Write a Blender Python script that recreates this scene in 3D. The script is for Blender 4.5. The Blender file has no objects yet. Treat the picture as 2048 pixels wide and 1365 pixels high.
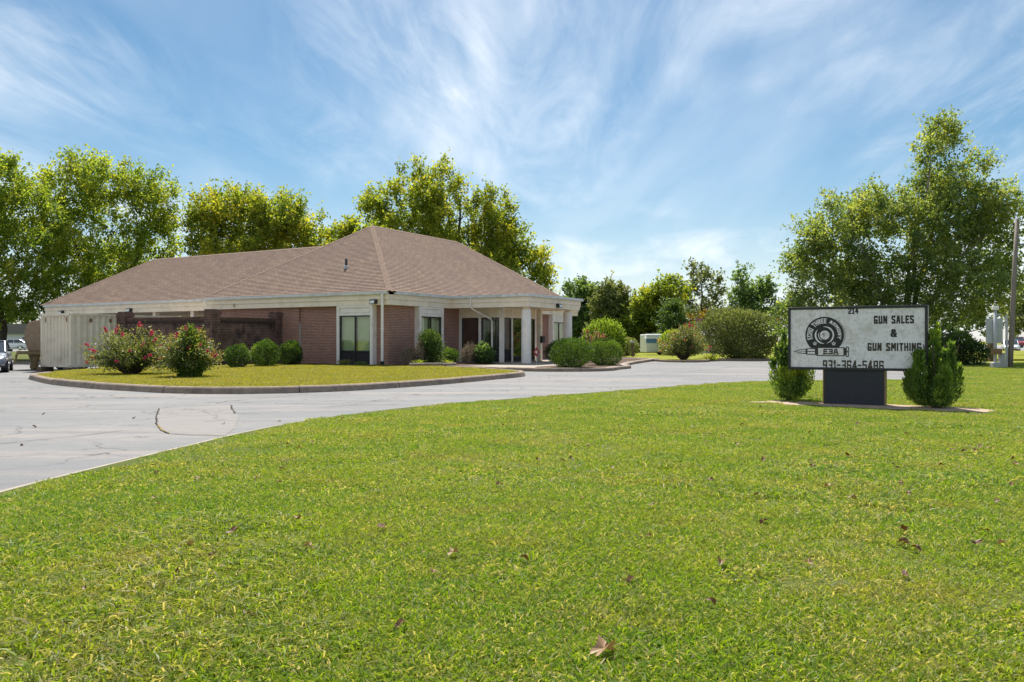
import bpy, bmesh, math, random
import numpy as np
from mathutils import Vector, Matrix, Quaternion

R = math.radians
random.seed(7)
scene = bpy.context.scene
COL = scene.collection

# ------------------------------------------------------------------ camera
cam_d = bpy.data.cameras.new('camera')
cam = bpy.data.objects.new('camera', cam_d)
COL.objects.link(cam)
cam.location = (0, 0, 1.25)
cam.rotation_euler = (R(90), 0, 0)
cam_d.sensor_width = 36
cam_d.lens = 36 * 1632 / 2048
cam_d.clip_start = 0.05
cam_d.clip_end = 6000
scene.camera = cam

# ------------------------------------------------------------------ light
SUN_EL, SUN_AZ = R(57), R(-4)          # azimuth from +Y (view direction) towards +X
SKY_STRENGTH, SUN_STRENGTH = 0.104, 3.7
scene.view_settings.view_transform = 'Standard'
scene.view_settings.look = 'None'
scene.view_settings.gamma = 1
scene.view_settings.exposure = 1.15
scene.cycles.use_denoising = True
scene.cycles.max_bounces = 8
scene.cycles.transparent_max_bounces = 12
scene.cycles.transmission_bounces = 6
scene.cycles.sample_clamp_indirect = 6

sun_d = bpy.data.lights.new('sun', 'SUN')
sun_d.energy = SUN_STRENGTH
sun_d.angle = R(0.53)
sun_d.color = (1.0, 0.95, 0.87)
sun = bpy.data.objects.new('sun', sun_d)
COL.objects.link(sun)
sdir = Vector((math.sin(SUN_AZ) * math.cos(SUN_EL), math.cos(SUN_AZ) * math.cos(SUN_EL), math.sin(SUN_EL)))
sun.rotation_euler = (-sdir).to_track_quat('-Z', 'Y').to_euler()
sun.location = (0, 40, 60)

world = bpy.data.worlds.new('World')
scene.world = world
world.use_nodes = True
wn, wl = world.node_tree.nodes, world.node_tree.links
wn.clear()


def nd(nt, typ, **kw):
    n = nt.nodes.new(typ)
    for k, v in kw.items():
        if k.startswith('i_'):
            n.inputs[k[2:].replace('_', ' ')].default_value = v
        else:
            setattr(n, k, v)
    return n


def build_world():
    nt = world.node_tree
    L = nt.links.new
    out = nd(nt, 'ShaderNodeOutputWorld')
    bg = nd(nt, 'ShaderNodeBackground')
    bg.inputs['Strength'].default_value = SKY_STRENGTH
    sky = nd(nt, 'ShaderNodeTexSky', sky_type='NISHITA')
    sky.sun_disc = False
    sky.sun_elevation = SUN_EL
    sky.sun_rotation = SUN_AZ
    sky.altitude = 200
    sky.air_density = 1.0
    sky.dust_density = 0.6
    sky.ozone_density = 2.2
    tc = nd(nt, 'ShaderNodeTexCoord')
    sep = nd(nt, 'ShaderNodeSeparateXYZ')
    L(tc.outputs['Generated'], sep.inputs[0])

    def math_(op, a, b=None, c=None):
        m = nd(nt, 'ShaderNodeMath', operation=op)
        for i, v in enumerate((a, b, c)):
            if v is None:
                continue
            if isinstance(v, (int, float)):
                m.inputs[i].default_value = v
            else:
                L(v, m.inputs[i])
        return m.outputs[0]
    z = math_('ADD', math_('MAXIMUM', sep.outputs[2], 0.0), 0.10)
    px = math_('DIVIDE', sep.outputs[0], z)
    py = math_('DIVIDE', sep.outputs[1], z)
    # the layer drifts slightly to the right as it recedes
    px2 = math_('SUBTRACT', px, math_('MULTIPLY', py, 0.05))

    def field(sx, sy, sc, det, rough, dist, off):
        cb = nd(nt, 'ShaderNodeCombineXYZ')
        L(math_('MULTIPLY', px2, sx), cb.inputs[0])
        L(math_('MULTIPLY', py, sy), cb.inputs[1])
        cb.inputs[2].default_value = off
        n = nd(nt, 'ShaderNodeTexNoise')
        n.inputs['Scale'].default_value = sc
        n.inputs['Detail'].default_value = det
        n.inputs['Roughness'].default_value = rough
        n.inputs['Distortion'].default_value = dist
        L(cb.outputs[0], n.inputs['Vector'])
        return n.outputs['Fac']

    def ramp(v, a, b):
        m = nd(nt, 'ShaderNodeMapRange', interpolation_type='SMOOTHSTEP')
        m.inputs['From Min'].default_value = a
        m.inputs['From Max'].default_value = b
        L(v, m.inputs['Value'])
        return m.outputs[0]
    streak = ramp(field(1.0, 0.24, 1.35, 7, 0.54, 0.8, 3.1), 0.34, 0.74)
    wisps = ramp(field(1.0, 0.34, 3.8, 7, 0.62, 1.2, 8.4), 0.34, 0.76)
    big = ramp(field(0.6, 0.35, 1.1, 4, 0.5, 0.3, 5.6), 0.30, 0.58)
    a = math_('MULTIPLY', big, math_('ADD', math_('MULTIPLY', streak, 0.85), math_('MULTIPLY', wisps, 0.34)))
    veil = math_('MULTIPLY', streak, 0.28)
    cov = math_('MINIMUM', math_('MAXIMUM', a, veil), 0.78)
    # thin haze veil close to the horizon
    hz = ramp(sep.outputs[2], 0.22, 0.0)
    cov = math_('MAXIMUM', cov, math_('MULTIPLY', hz, 0.42))
    # deepen the clear blue a little
    hs = nd(nt, 'ShaderNodeHueSaturation')
    hs.inputs['Hue'].default_value = 0.488
    hs.inputs['Saturation'].default_value = 1.22
    hs.inputs['Value'].default_value = 0.45
    L(sky.outputs[0], hs.inputs['Color'])
    mix = nd(nt, 'ShaderNodeMix', data_type='RGBA')
    L(cov, mix.inputs['Factor'])
    L(hs.outputs[0], mix.inputs['A'])
    mix.inputs['B'].default_value = (4.7, 5.0, 5.3, 1)
    L(mix.outputs['Result'], bg.inputs['Color'])
    L(bg.outputs[0], out.inputs['Surface'])


build_world()

# ------------------------------------------------------------------ materials
MATS = {}


def new_mat(name):
    m = bpy.data.materials.new(name)
    m.use_nodes = True
    nt = m.node_tree
    b = nt.nodes['Principled BSDF']
    return m, nt, b


def mixcol(nt, fac, a, b):
    n = nd(nt, 'ShaderNodeMix', data_type='RGBA')
    L = nt.links.new
    for key, v in (('Factor', fac), ('A', a), ('B', b)):
        if isinstance(v, (int, float)):
            n.inputs[key].default_value = v
        elif isinstance(v, tuple):
            n.inputs[key].default_value = (*v[:3], 1)
        else:
            L(v, n.inputs[key])
    return n.outputs['Result']


def noise(nt, vec, scale, detail=4, rough=0.55, dist=0.0):
    n = nd(nt, 'ShaderNodeTexNoise')
    n.inputs['Scale'].default_value = scale
    n.inputs['Detail'].default_value = detail
    n.inputs['Roughness'].default_value = rough
    n.inputs['Distortion'].default_value = dist
    if vec is not None:
        nt.links.new(vec, n.inputs['Vector'])
    return n.outputs['Fac']


def rng_map(nt, v, a, b, c=0.0, d=1.0):
    m = nd(nt, 'ShaderNodeMapRange')
    m.inputs['From Min'].default_value = a
    m.inputs['From Max'].default_value = b
    m.inputs['To Min'].default_value = c
    m.inputs['To Max'].default_value = d
    nt.links.new(v, m.inputs['Value'])
    return m.outputs[0]


def bump(nt, b, h, strength=0.3, dist=0.01):
    n = nd(nt, 'ShaderNodeBump')
    n.inputs['Strength'].default_value = strength
    n.inputs['Distance'].default_value = dist
    nt.links.new(h, n.inputs['Height'])
    nt.links.new(n.outputs[0], b.inputs['Normal'])


def pos(nt):
    return nd(nt, 'ShaderNodeNewGeometry').outputs['Position']


def objco(nt):
    return nd(nt, 'ShaderNodeTexCoord').outputs['Object']


def plain(name, col, rough=0.6, var=0.15, scale=6.0, metal=0.0, spec=0.5, dirt=None, dirt_amt=0.4, dirt_scale=2.5):
    """painted or plain surface with soft mottling and optional dirt blotches"""
    m, nt, b = new_mat(name)
    co = objco(nt)
    n1 = noise(nt, co, scale, 6)
    lo = tuple(c * (1 - var) for c in col)
    hi = tuple(min(1, c * (1 + var)) for c in col)
    c = mixcol(nt, rng_map(nt, n1, 0.3, 0.7), lo, hi)
    if dirt:
        d = rng_map(nt, noise(nt, co, dirt_scale, 8, 0.65), 0.48, 0.72, 0, dirt_amt)
        c = mixcol(nt, d, c, dirt)
    nt.links.new(c, b.inputs['Base Color'])
    b.inputs['Roughness'].default_value = rough
    b.inputs['Metallic'].default_value = metal
    b.inputs['Specular IOR Level'].default_value = spec
    bump(nt, b, n1, 0.08, 0.01)
    MATS[name] = m
    return m


def mat_brick(name, c1, c2, mortar, soot=0.0):
    m, nt, b = new_mat(name)
    co = objco(nt)
    sep = nd(nt, 'ShaderNodeSeparateXYZ')
    nt.links.new(co, sep.inputs[0])
    add = nd(nt, 'ShaderNodeMath', operation='ADD')
    nt.links.new(sep.outputs[0], add.inputs[0])
    nt.links.new(sep.outputs[1], add.inputs[1])
    cb = nd(nt, 'ShaderNodeCombineXYZ')
    nt.links.new(add.outputs[0], cb.inputs[0])
    nt.links.new(sep.outputs[2], cb.inputs[1])
    br = nd(nt, 'ShaderNodeTexBrick')
    br.inputs['Scale'].default_value = 1.0
    br.inputs['Brick Width'].default_value = 0.215
    br.inputs['Row Height'].default_value = 0.0762
    br.inputs['Mortar Size'].default_value = 0.0075
    br.inputs['Mortar Smooth'].default_value = 0.3
    br.inputs['Bias'].default_value = -0.1
    br.inputs['Color1'].default_value = (*c1, 1)
    br.inputs['Color2'].default_value = (*c2, 1)
    br.inputs['Mortar'].default_value = (*mortar, 1)
    nt.links.new(cb.outputs[0], br.inputs['Vector'])
    big = rng_map(nt, noise(nt, co, 0.9, 5), 0.3, 0.7, 0.0, 0.30)
    c = mixcol(nt, big, br.outputs['Color'], (c1[0] * .5, c1[1] * .5, c1[2] * .55))
    fine = rng_map(nt, noise(nt, co, 9, 3), 0.35, 0.7, 0.0, 0.28)
    c = mixcol(nt, fine, c, (c2[0] * 1.25, c2[1] * 1.3, c2[2] * 1.3))
    if soot:
        s = rng_map(nt, noise(nt, co, 1.7, 8, 0.7), 0.42, 0.66, 0, soot)
        c = mixcol(nt, s, c, (0.018, 0.016, 0.017))
    nt.links.new(c, b.inputs['Base Color'])
    b.inputs['Roughness'].default_value = 0.9
    b.inputs['Specular IOR Level'].default_value = 0.2
    inv = nd(nt, 'ShaderNodeMath', operation='SUBTRACT')
    inv.inputs[0].default_value = 1
    nt.links.new(br.outputs['Fac'], inv.inputs[1])
    bump(nt, b, inv.outputs[0], 0.7, 0.008)
    MATS[name] = m


mat_brick('brick', (0.40, 0.18, 0.125), (0.23, 0.11, 0.088), (0.64, 0.55, 0.48))
mat_brick('brick_sooty', (0.23, 0.11, 0.085), (0.13, 0.066, 0.056), (0.38, 0.33, 0.30), soot=0.9)


def mat_shingle():
    m, nt, b = new_mat('shingle')
    uv = nd(nt, 'ShaderNodeUVMap')
    br = nd(nt, 'ShaderNodeTexBrick')
    br.inputs['Scale'].default_value = 1
    br.inputs['Brick Width'].default_value = 0.31
    br.inputs['Row Height'].default_value = 0.145
    br.inputs['Mortar Size'].default_value = 0.013
    br.inputs['Mortar Smooth'].default_value = 0.2
    br.inputs['Color1'].default_value = (0.30, 0.215, 0.160, 1)
    br.inputs['Color2'].default_value = (0.185, 0.127, 0.097, 1)
    br.inputs['Mortar'].default_value = (0.075, 0.05, 0.042, 1)
    nt.links.new(uv.outputs[0], br.inputs['Vector'])
    co = objco(nt)
    blot = rng_map(nt, noise(nt, co, 0.45, 7, 0.66), 0.38, 0.64, 0, 0.6)
    c = mixcol(nt, blot, br.outputs['Color'], (0.165, 0.112, 0.10))
    gr = rng_map(nt, noise(nt, co, 40, 2), 0.3, 0.7, 0, 0.35)
    c = mixcol(nt, gr, c, (0.34, 0.255, 0.205))
    st = nd(nt, 'ShaderNodeMapping')
    st.inputs['Scale'].default_value = (2.2, 0.12, 1)
    nt.links.new(uv.outputs[0], st.inputs['Vector'])
    streak = rng_map(nt, noise(nt, st.outputs[0], 1.0, 4), 0.5, 0.75, 0, 0.35)
    c = mixcol(nt, streak, c, (0.12, 0.085, 0.08))
    nt.links.new(c, b.inputs['Base Color'])
    b.inputs['Roughness'].default_value = 0.95
    b.inputs['Specular IOR Level'].default_value = 0.15
    bump(nt, b, br.outputs['Fac'], -0.4, 0.01)
    MATS['shingle'] = m


mat_shingle()
plain('cream_paint', (0.90, 0.775, 0.635), 0.6, 0.06, 3, dirt=(0.33, 0.28, 0.21), dirt_amt=0.35, dirt_scale=1.6)
plain('white_trim', (0.88, 0.81, 0.76), 0.55, 0.05, 4, dirt=(0.42, 0.38, 0.32), dirt_amt=0.3)
plain('gutter_metal', (0.68, 0.68, 0.68), 0.45, 0.10, 5, dirt=(0.25, 0.24, 0.23), dirt_amt=0.55, dirt_scale=3)
plain('hip_shingle', (0.27, 0.192, 0.147), 0.95, 0.2, 10, spec=0.15)
plain('dark_metal', (0.018, 0.018, 0.020), 0.35, 0.2, 8)
plain('bulkhead', (0.016, 0.014, 0.017), 0.7, 0.2, 8)
plain('blind', (0.62, 0.64, 0.49), 0.9, 0.08, 2)
plain('interior_dark', (0.13, 0.10, 0.08), 0.9, 0.2, 3)
plain('concrete', (0.34, 0.30, 0.25), 0.9, 0.14, 4, spec=0.2, dirt=(0.20, 0.17, 0.15), dirt_amt=0.4, dirt_scale=1.2)
plain('kerb_concrete', (0.27, 0.21, 0.165), 0.92, 0.22, 7, spec=0.2, dirt=(0.11, 0.09, 0.08), dirt_amt=0.55, dirt_scale=2)
plain('lamp_lens', (0.75, 0.75, 0.72), 0.2, 0.03)
plain('container_paint', (0.76, 0.66, 0.52), 0.55, 0.06, 3, dirt=(0.28, 0.19, 0.11), dirt_amt=0.45, dirt_scale=1.1)
plain('rust', (0.22, 0.11, 0.05), 0.9, 0.3, 9)
plain('timber', (0.15, 0.10, 0.065), 0.9, 0.25, 12)
plain('tarp', (0.30, 0.215, 0.145), 0.95, 0.15, 5, spec=0.1)
plain('olive_paint', (0.23, 0.17, 0.075), 0.7, 0.2, 6)
plain('rubber', (0.018, 0.018, 0.019), 0.85, 0.2, 20)
plain('bark', (0.10, 0.078, 0.062), 0.95, 0.35, 9, spec=0.1)
plain('bark_pale', (0.23, 0.20, 0.165), 0.95, 0.35, 9, spec=0.1)
plain('pole_wood', (0.22, 0.185, 0.155), 0.9, 0.25, 14)
plain('grey_metal', (0.42, 0.43, 0.44), 0.5, 0.08, 5)
plain('meter_grey', (0.40, 0.39, 0.37), 0.6, 0.1, 5)
plain('ink', (0.022, 0.021, 0.023), 0.6, 0.25, 30)
plain('ink_faded', (0.052, 0.042, 0.030), 0.7, 0.3, 30)
plain('sign_frame', (0.014, 0.015, 0.022), 0.35, 0.2, 8)
plain('bronze_edge', (0.20, 0.115, 0.05), 0.5, 0.2, 8)
plain('red_paint', (0.55, 0.05, 0.04), 0.5, 0.1)
plain('white_paint', (0.75, 0.75, 0.73), 0.5, 0.06)
plain('blue_paint', (0.10, 0.22, 0.45), 0.5, 0.1)
plain('grey_roof', (0.20, 0.18, 0.175), 0.9, 0.15, 5)
plain('crack', (0.055, 0.048, 0.040), 1.0, 0.3, 9, spec=0.05)
plain('crack_weeds', (0.23, 0.17, 0.07), 1.0, 0.4, 6, spec=0.05)
plain('asphalt_street', (0.26, 0.255, 0.25), 0.9, 0.1, 3, spec=0.2)
plain('dry_twig', (0.34, 0.27, 0.21), 0.95, 0.2, 9, spec=0.1)
plain('plastic_black', (0.015, 0.016, 0.017), 0.5, 0.2, 9)
plain('headlight', (0.72, 0.76, 0.8), 0.1, 0.05)
plain('chrome', (0.6, 0.6, 0.6), 0.2, 0.05, metal=1.0)


def car_paint(name, col):
    m, nt, b = new_mat(name)
    b.inputs['Base Color'].default_value = (*col, 1)
    b.inputs['Metallic'].default_value = 0.35
    b.inputs['Roughness'].default_value = 0.35
    b.inputs['Coat Weight'].default_value = 0.8
    b.inputs['Coat Roughness'].default_value = 0.05
    MATS[name] = m


car_paint('car_silver', (0.25, 0.28, 0.34))
car_paint('car_white', (0.72, 0.73, 0.74))
car_paint('car_red', (0.32, 0.02, 0.025))
car_paint('car_dark', (0.04, 0.045, 0.055))


def mat_glass(name, tint, refl=1.0, f0=0.07):
    m, nt, b = new_mat(name)
    nt.nodes.remove(b)
    out = nt.nodes['Material Output']
    tr = nd(nt, 'ShaderNodeBsdfTransparent')
    tr.inputs[0].default_value = (*tint, 1)
    gl = nd(nt, 'ShaderNodeBsdfGlossy')
    gl.inputs['Color'].default_value = (refl, refl, refl, 1)
    gl.inputs['Roughness'].default_value = 0.015
    lw = nd(nt, 'ShaderNodeLayerWeight')
    pw = nd(nt, 'ShaderNodeMath', operation='POWER')
    pw.inputs[1].default_value = 5
    nt.links.new(lw.outputs['Facing'], pw.inputs[0])
    fr = nd(nt, 'ShaderNodeMapRange')
    fr.inputs['To Min'].default_value = f0
    fr.inputs['To Max'].default_value = 1.0
    nt.links.new(pw.outputs[0], fr.inputs['Value'])
    n = noise(nt, objco(nt), 1.3, 2)
    bp = nd(nt, 'ShaderNodeBump')
    bp.inputs['Strength'].default_value = 0.05
    bp.inputs['Distance'].default_value = 0.01
    nt.links.new(n, bp.inputs['Height'])
    nt.links.new(bp.outputs[0], gl.inputs['Normal'])
    mx = nd(nt, 'ShaderNodeMixShader')
    nt.links.new(fr.outputs[0], mx.inputs[0])
    nt.links.new(tr.outputs[0], mx.inputs[1])
    nt.links.new(gl.outputs[0], mx.inputs[2])
    nt.links.new(mx.outputs[0], out.inputs['Surface'])
    MATS[name] = m


mat_glass('glass', (0.86, 0.90, 0.82))
mat_glass('glass_dark', (0.55, 0.55, 0.5), 1.0, 0.22)


def mat_carglass():
    m, nt, b = new_mat('car_glass')
    b.inputs['Base Color'].default_value = (0.03, 0.04, 0.05, 1)
    b.inputs['Roughness'].default_value = 0.04
    b.inputs['Specular IOR Level'].default_value = 0.8
    MATS['car_glass'] = m


mat_carglass()


def mat_leaf(name, dark, mid, bright, trans=0.52, gloss=0.4, tboost=2.15):
    """foliage: per-leaf tint between three leaf colours, thin and light-transmitting"""
    m, nt, b = new_mat(name)
    L = nt.links.new
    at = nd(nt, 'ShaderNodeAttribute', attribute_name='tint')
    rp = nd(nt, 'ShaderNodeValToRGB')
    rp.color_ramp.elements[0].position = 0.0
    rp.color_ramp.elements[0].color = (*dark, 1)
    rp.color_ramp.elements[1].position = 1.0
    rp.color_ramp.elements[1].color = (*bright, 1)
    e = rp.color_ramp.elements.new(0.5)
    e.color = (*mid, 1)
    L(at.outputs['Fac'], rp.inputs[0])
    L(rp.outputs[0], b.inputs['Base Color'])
    b.inputs['Roughness'].default_value = 0.55
    b.inputs['Specular IOR Level'].default_value = gloss
    tl = nd(nt, 'ShaderNodeBsdfTranslucent')
    mm = nd(nt, 'ShaderNodeMix', data_type='RGBA', blend_type='MULTIPLY')
    mm.inputs['Factor'].default_value = 1
    L(rp.outputs[0], mm.inputs['A'])
    mm.inputs['B'].default_value = (tboost * 1.08, tboost, tboost * 0.45, 1)
    L(mm.outputs['Result'], tl.inputs['Color'])
    mx = nd(nt, 'ShaderNodeMixShader')
    mx.inputs[0].default_value = trans
    L(b.outputs[0], mx.inputs[1])
    L(tl.outputs[0], mx.inputs[2])
    L(mx.outputs[0], nt.nodes['Material Output'].inputs['Surface'])
    MATS[name] = m


mat_leaf('leaf_maple', (0.063, 0.113, 0.020), (0.144, 0.216, 0.031), (0.315, 0.338, 0.045), tboost=2.1)
mat_leaf('leaf_golden', (0.066, 0.113, 0.019), (0.172, 0.233, 0.030), (0.370, 0.352, 0.044), tboost=2.0)
mat_leaf('leaf_birch', (0.062, 0.108, 0.032), (0.145, 0.205, 0.052), (0.34, 0.36, 0.085), gloss=0.8, tboost=2.05)
mat_leaf('leaf_dark', (0.027, 0.056, 0.018), (0.050, 0.093, 0.022), (0.106, 0.162, 0.032), trans=0.35)
mat_leaf('leaf_bluegreen', (0.046, 0.090, 0.037), (0.085, 0.147, 0.054), (0.171, 0.232, 0.078))
mat_leaf('leaf_olive', (0.07, 0.098, 0.042), (0.145, 0.18, 0.072), (0.27, 0.295, 0.115), trans=0.38, tboost=1.7)
mat_leaf('leaf_orange', (0.08, 0.075, 0.02), (0.16, 0.115, 0.025), (0.26, 0.17, 0.035), tboost=1.5)
mat_leaf('leaf_boxwood', (0.024, 0.052, 0.01), (0.055, 0.112, 0.013), (0.135, 0.21, 0.022), trans=0.35)
mat_leaf('leaf_yew', (0.066, 0.122, 0.031), (0.141, 0.230, 0.041), (0.334, 0.410, 0.051), trans=0.4)
mat_leaf('leaf_myrtle', (0.04, 0.072, 0.022), (0.105, 0.15, 0.036), (0.27, 0.215, 0.075), trans=0.4, gloss=0.9)
mat_leaf('blossom', (0.35, 0.02, 0.09), (0.55, 0.035, 0.15), (0.65, 0.12, 0.24), trans=0.3, tboost=1.2)
mat_leaf('leaf_dry', (0.13, 0.10, 0.075), (0.22, 0.17, 0.13), (0.32, 0.26, 0.2), trans=0.2, tboost=1.0)
mat_leaf('leaf_fallen', (0.075, 0.028, 0.012), (0.16, 0.075, 0.030), (0.42, 0.28, 0.15), trans=0.15, tboost=1.0)


def mat_grass(name, base, lush, straw, straw_amt, yellow=(0.17, 0.19, 0.02)):
    m, nt, b = new_mat(name)
    L = nt.links.new
    at = nd(nt, 'ShaderNodeAttribute', attribute_name='tint')
    p = pos(nt)
    n1 = rng_map(nt, noise(nt, p, 0.42, 6, 0.68), 0.38, 0.62)
    n2 = rng_map(nt, noise(nt, p, 0.9, 6, 0.7), 0.40, 0.64)
    c = mixcol(nt, n1, base, lush)
    n3 = rng_map(nt, noise(nt, p, 0.8, 8, 0.75), 0.49, 0.63, 0, 0.8)
    c = mixcol(nt, n3, c, (0.25, 0.225, 0.065))
    yl = rng_map(nt, at.outputs['Fac'], 0.5, 0.95, 0, 0.9)
    c = mixcol(nt, yl, c, yellow)
    ms = nd(nt, 'ShaderNodeMath', operation='MULTIPLY')
    s1 = rng_map(nt, at.outputs['Fac'], 0.30, 0.0, 0, 1)
    L(s1, ms.inputs[0])
    L(rng_map(nt, n2, 0, 1, straw_amt * .45, straw_amt * 1.3), ms.inputs[1])
    c = mixcol(nt, ms.outputs[0], c, straw)
    L(c, b.inputs['Base Color'])
    b.inputs['Roughness'].default_value = 0.5
    b.inputs['Specular IOR Level'].default_value = 0.35
    tl = nd(nt, 'ShaderNodeBsdfTranslucent')
    mm = nd(nt, 'ShaderNodeMix', data_type='RGBA', blend_type='MULTIPLY')
    mm.inputs['Factor'].default_value = 1
    L(c, mm.inputs['A'])
    mm.inputs['B'].default_value = (1.7, 1.65, 0.7, 1)
    L(mm.outputs['Result'], tl.inputs['Color'])
    mx = nd(nt, 'ShaderNodeMixShader')
    mx.inputs[0].default_value = 0.45
    L(b.outputs[0], mx.inputs[1])
    L(tl.outputs[0], mx.inputs[2])
    L(mx.outputs[0], nt.nodes['Material Output'].inputs['Surface'])
    MATS[name] = m


mat_grass('grass_lawn', (0.172, 0.240, 0.022), (0.072, 0.185, 0.014), (0.50, 0.42, 0.22), 1.3, yellow=(0.25, 0.325, 0.024))
mat_grass('grass_island', (0.215, 0.215, 0.016), (0.15, 0.195, 0.016), (0.46, 0.35, 0.12), 1.0, yellow=(0.31, 0.265, 0.018))


def mat_turf(name, c1, c2, soil):
    m, nt, b = new_mat(name)
    p = pos(nt)
    a = rng_map(nt, noise(nt, p, 0.35, 5, 0.6), 0.35, 0.66)
    c = mixcol(nt, a, c1, c2)
    s = rng_map(nt, noise(nt, p, 22, 5, 0.7), 0.42, 0.7, 0, 0.6)
    c = mixcol(nt, s, c, soil)
    nt.links.new(c, b.inputs['Base Color'])
    b.inputs['Roughness'].default_value = 0.95
    b.inputs['Specular IOR Level'].default_value = 0.1
    bump(nt, b, noise(nt, p, 30, 4), 0.8, 0.03)
    MATS[name] = m


mat_turf('turf', (0.105, 0.12, 0.025), (0.07, 0.105, 0.02), (0.13, 0.10, 0.05))
mat_turf('turf_island', (0.21, 0.205, 0.018), (0.16, 0.19, 0.016), (0.15, 0.125, 0.035))
mat_turf('turf_dry', (0.24, 0.24, 0.025), (0.18, 0.23, 0.022), (0.17, 0.13, 0.04))
mat_turf('mulch', (0.10, 0.07, 0.05), (0.15, 0.10, 0.075), (0.05, 0.035, 0.025))


def mat_drive(name='drive_asphalt', pink=0.0):
    m, nt, b = new_mat(name)
    p = pos(nt)
    L = nt.links.new
    base = mixcol(nt, rng_map(nt, noise(nt, p, 0.22, 5, 0.6), 0.35, 0.66), (0.125, 0.133, 0.143), (0.21, 0.208, 0.206))
    mp = nd(nt, 'ShaderNodeMapping')
    mp.inputs['Rotation'].default_value = (0, 0, R(-32))
    mp.inputs['Scale'].default_value = (0.10, 0.75, 1)
    L(p, mp.inputs['Vector'])
    st = rng_map(nt, noise(nt, mp.outputs[0], 1.0, 6, 0.65, 0.6), 0.48, 0.68, 0, 0.75)
    c = mixcol(nt, st, base, (0.31, 0.26, 0.225))
    st2 = rng_map(nt, noise(nt, mp.outputs[0], 2.6, 6, 0.6, 0.4), 0.46, 0.70, 0, 0.75)
    c = mixcol(nt, st2, c, (0.115, 0.122, 0.132))
    oil = rng_map(nt, noise(nt, p, 1.1, 5, 0.7), 0.58, 0.74, 0, 0.55)
    c = mixcol(nt, oil, c, (0.10, 0.10, 0.105))
    ag = rng_map(nt, noise(nt, p, 55, 3, 0.7), 0.4, 0.70, 0, 0.45)
    c = mixcol(nt, ag, c, (0.33, 0.315, 0.295))
    ag2 = rng_map(nt, noise(nt, p, 90, 2, 0.7), 0.52, 0.72, 0, 0.5)
    c = mixcol(nt, ag2, c, (0.085, 0.085, 0.09))
    # hairline crazing
    vo = nd(nt, 'ShaderNodeTexVoronoi', feature='DISTANCE_TO_EDGE')
    vo.inputs['Scale'].default_value = 0.55
    wv = nd(nt, 'ShaderNodeVectorMath', operation='ADD')
    wn_ = nd(nt, 'ShaderNodeTexNoise')
    wn_.inputs['Scale'].default_value = 1.6
    wn_.inputs['Detail'].default_value = 5
    L(p, wn_.inputs['Vector'])
    L(p, wv.inputs[0])
    L(wn_.outputs['Color'], wv.inputs[1])
    L(wv.outputs[0], vo.inputs['Vector'])
    ck = rng_map(nt, vo.outputs['Distance'], 0.014, 0.003, 0, 1)
    gate = rng_map(nt, noise(nt, p, 0.45, 3), 0.44, 0.54, 0, 0.8)
    mu = nd(nt, 'ShaderNodeMath', operation='MULTIPLY')
    L(ck, mu.inputs[0])
    L(gate, mu.inputs[1])
    c = mixcol(nt, mu.outputs[0], c, (0.045, 0.042, 0.04))
    mot = rng_map(nt, noise(nt, p, 5, 6, 0.7), 0.40, 0.64, 0, 0.32)
    c = mixcol(nt, mot, c, (0.14, 0.14, 0.145))
    if pink:
        c = mixcol(nt, pink, c, (0.30, 0.245, 0.205))
    L(c, b.inputs['Base Color'])
    b.inputs['Roughness'].default_value = 0.85
    b.inputs['Specular IOR Level'].default_value = 0.3
    bump(nt, b, noise(nt, p, 60, 4, 0.7), 0.35, 0.01)
    MATS[name] = m


mat_drive()
mat_drive('patch_drive', 0.22)
plain('patch_asphalt', (0.222, 0.205, 0.190), 0.9, 0.25, 24, spec=0.25, dirt=(0.165, 0.16, 0.158), dirt_amt=0.6, dirt_scale=1.3)
plain('gravel', (0.40, 0.30, 0.22), 0.95, 0.35, 16, spec=0.15)


def mat_sign_face():
    m, nt, b = new_mat('sign_face')
    co = objco(nt)
    c = mixcol(nt, rng_map(nt, noise(nt, co, 3, 6, 0.6), 0.3, 0.7), (0.82, 0.76, 0.81), (0.90, 0.84, 0.90))
    spots = rng_map(nt, noise(nt, co, 15, 6, 0.7), 0.48, 0.70, 0, 0.6)
    c = mixcol(nt, spots, c, (0.42, 0.40, 0.37))
    moss = rng_map(nt, noise(nt, co, 4.0, 7, 0.72), 0.50, 0.72, 0, 0.55)
    c = mixcol(nt, moss, c, (0.36, 0.32, 0.22))
    nt.links.new(c, b.inputs['Base Color'])
    b.inputs['Roughness'].default_value = 0.45
    MATS['sign_face'] = m


mat_sign_face()


def mat_speckle():
    m, nt, b = new_mat('pedestal_panel')
    co = objco(nt)
    s = rng_map(nt, noise(nt, co, 60, 2, 0.7), 0.60, 0.70, 0, 0.5)
    c = mixcol(nt, s, (0.020, 0.021, 0.032), (0.13, 0.13, 0.14))
    s2 = rng_map(nt, noise(nt, co, 5, 5, 0.7), 0.45, 0.75, 0, 0.4)
    c = mixcol(nt, s2, c, (0.012, 0.016, 0.03))
    nt.links.new(c, b.inputs['Base Color'])
    b.inputs['Roughness'].default_value = 0.55
    MATS['pedestal_panel'] = m


mat_speckle()

# ------------------------------------------------------------------ helpers


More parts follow.
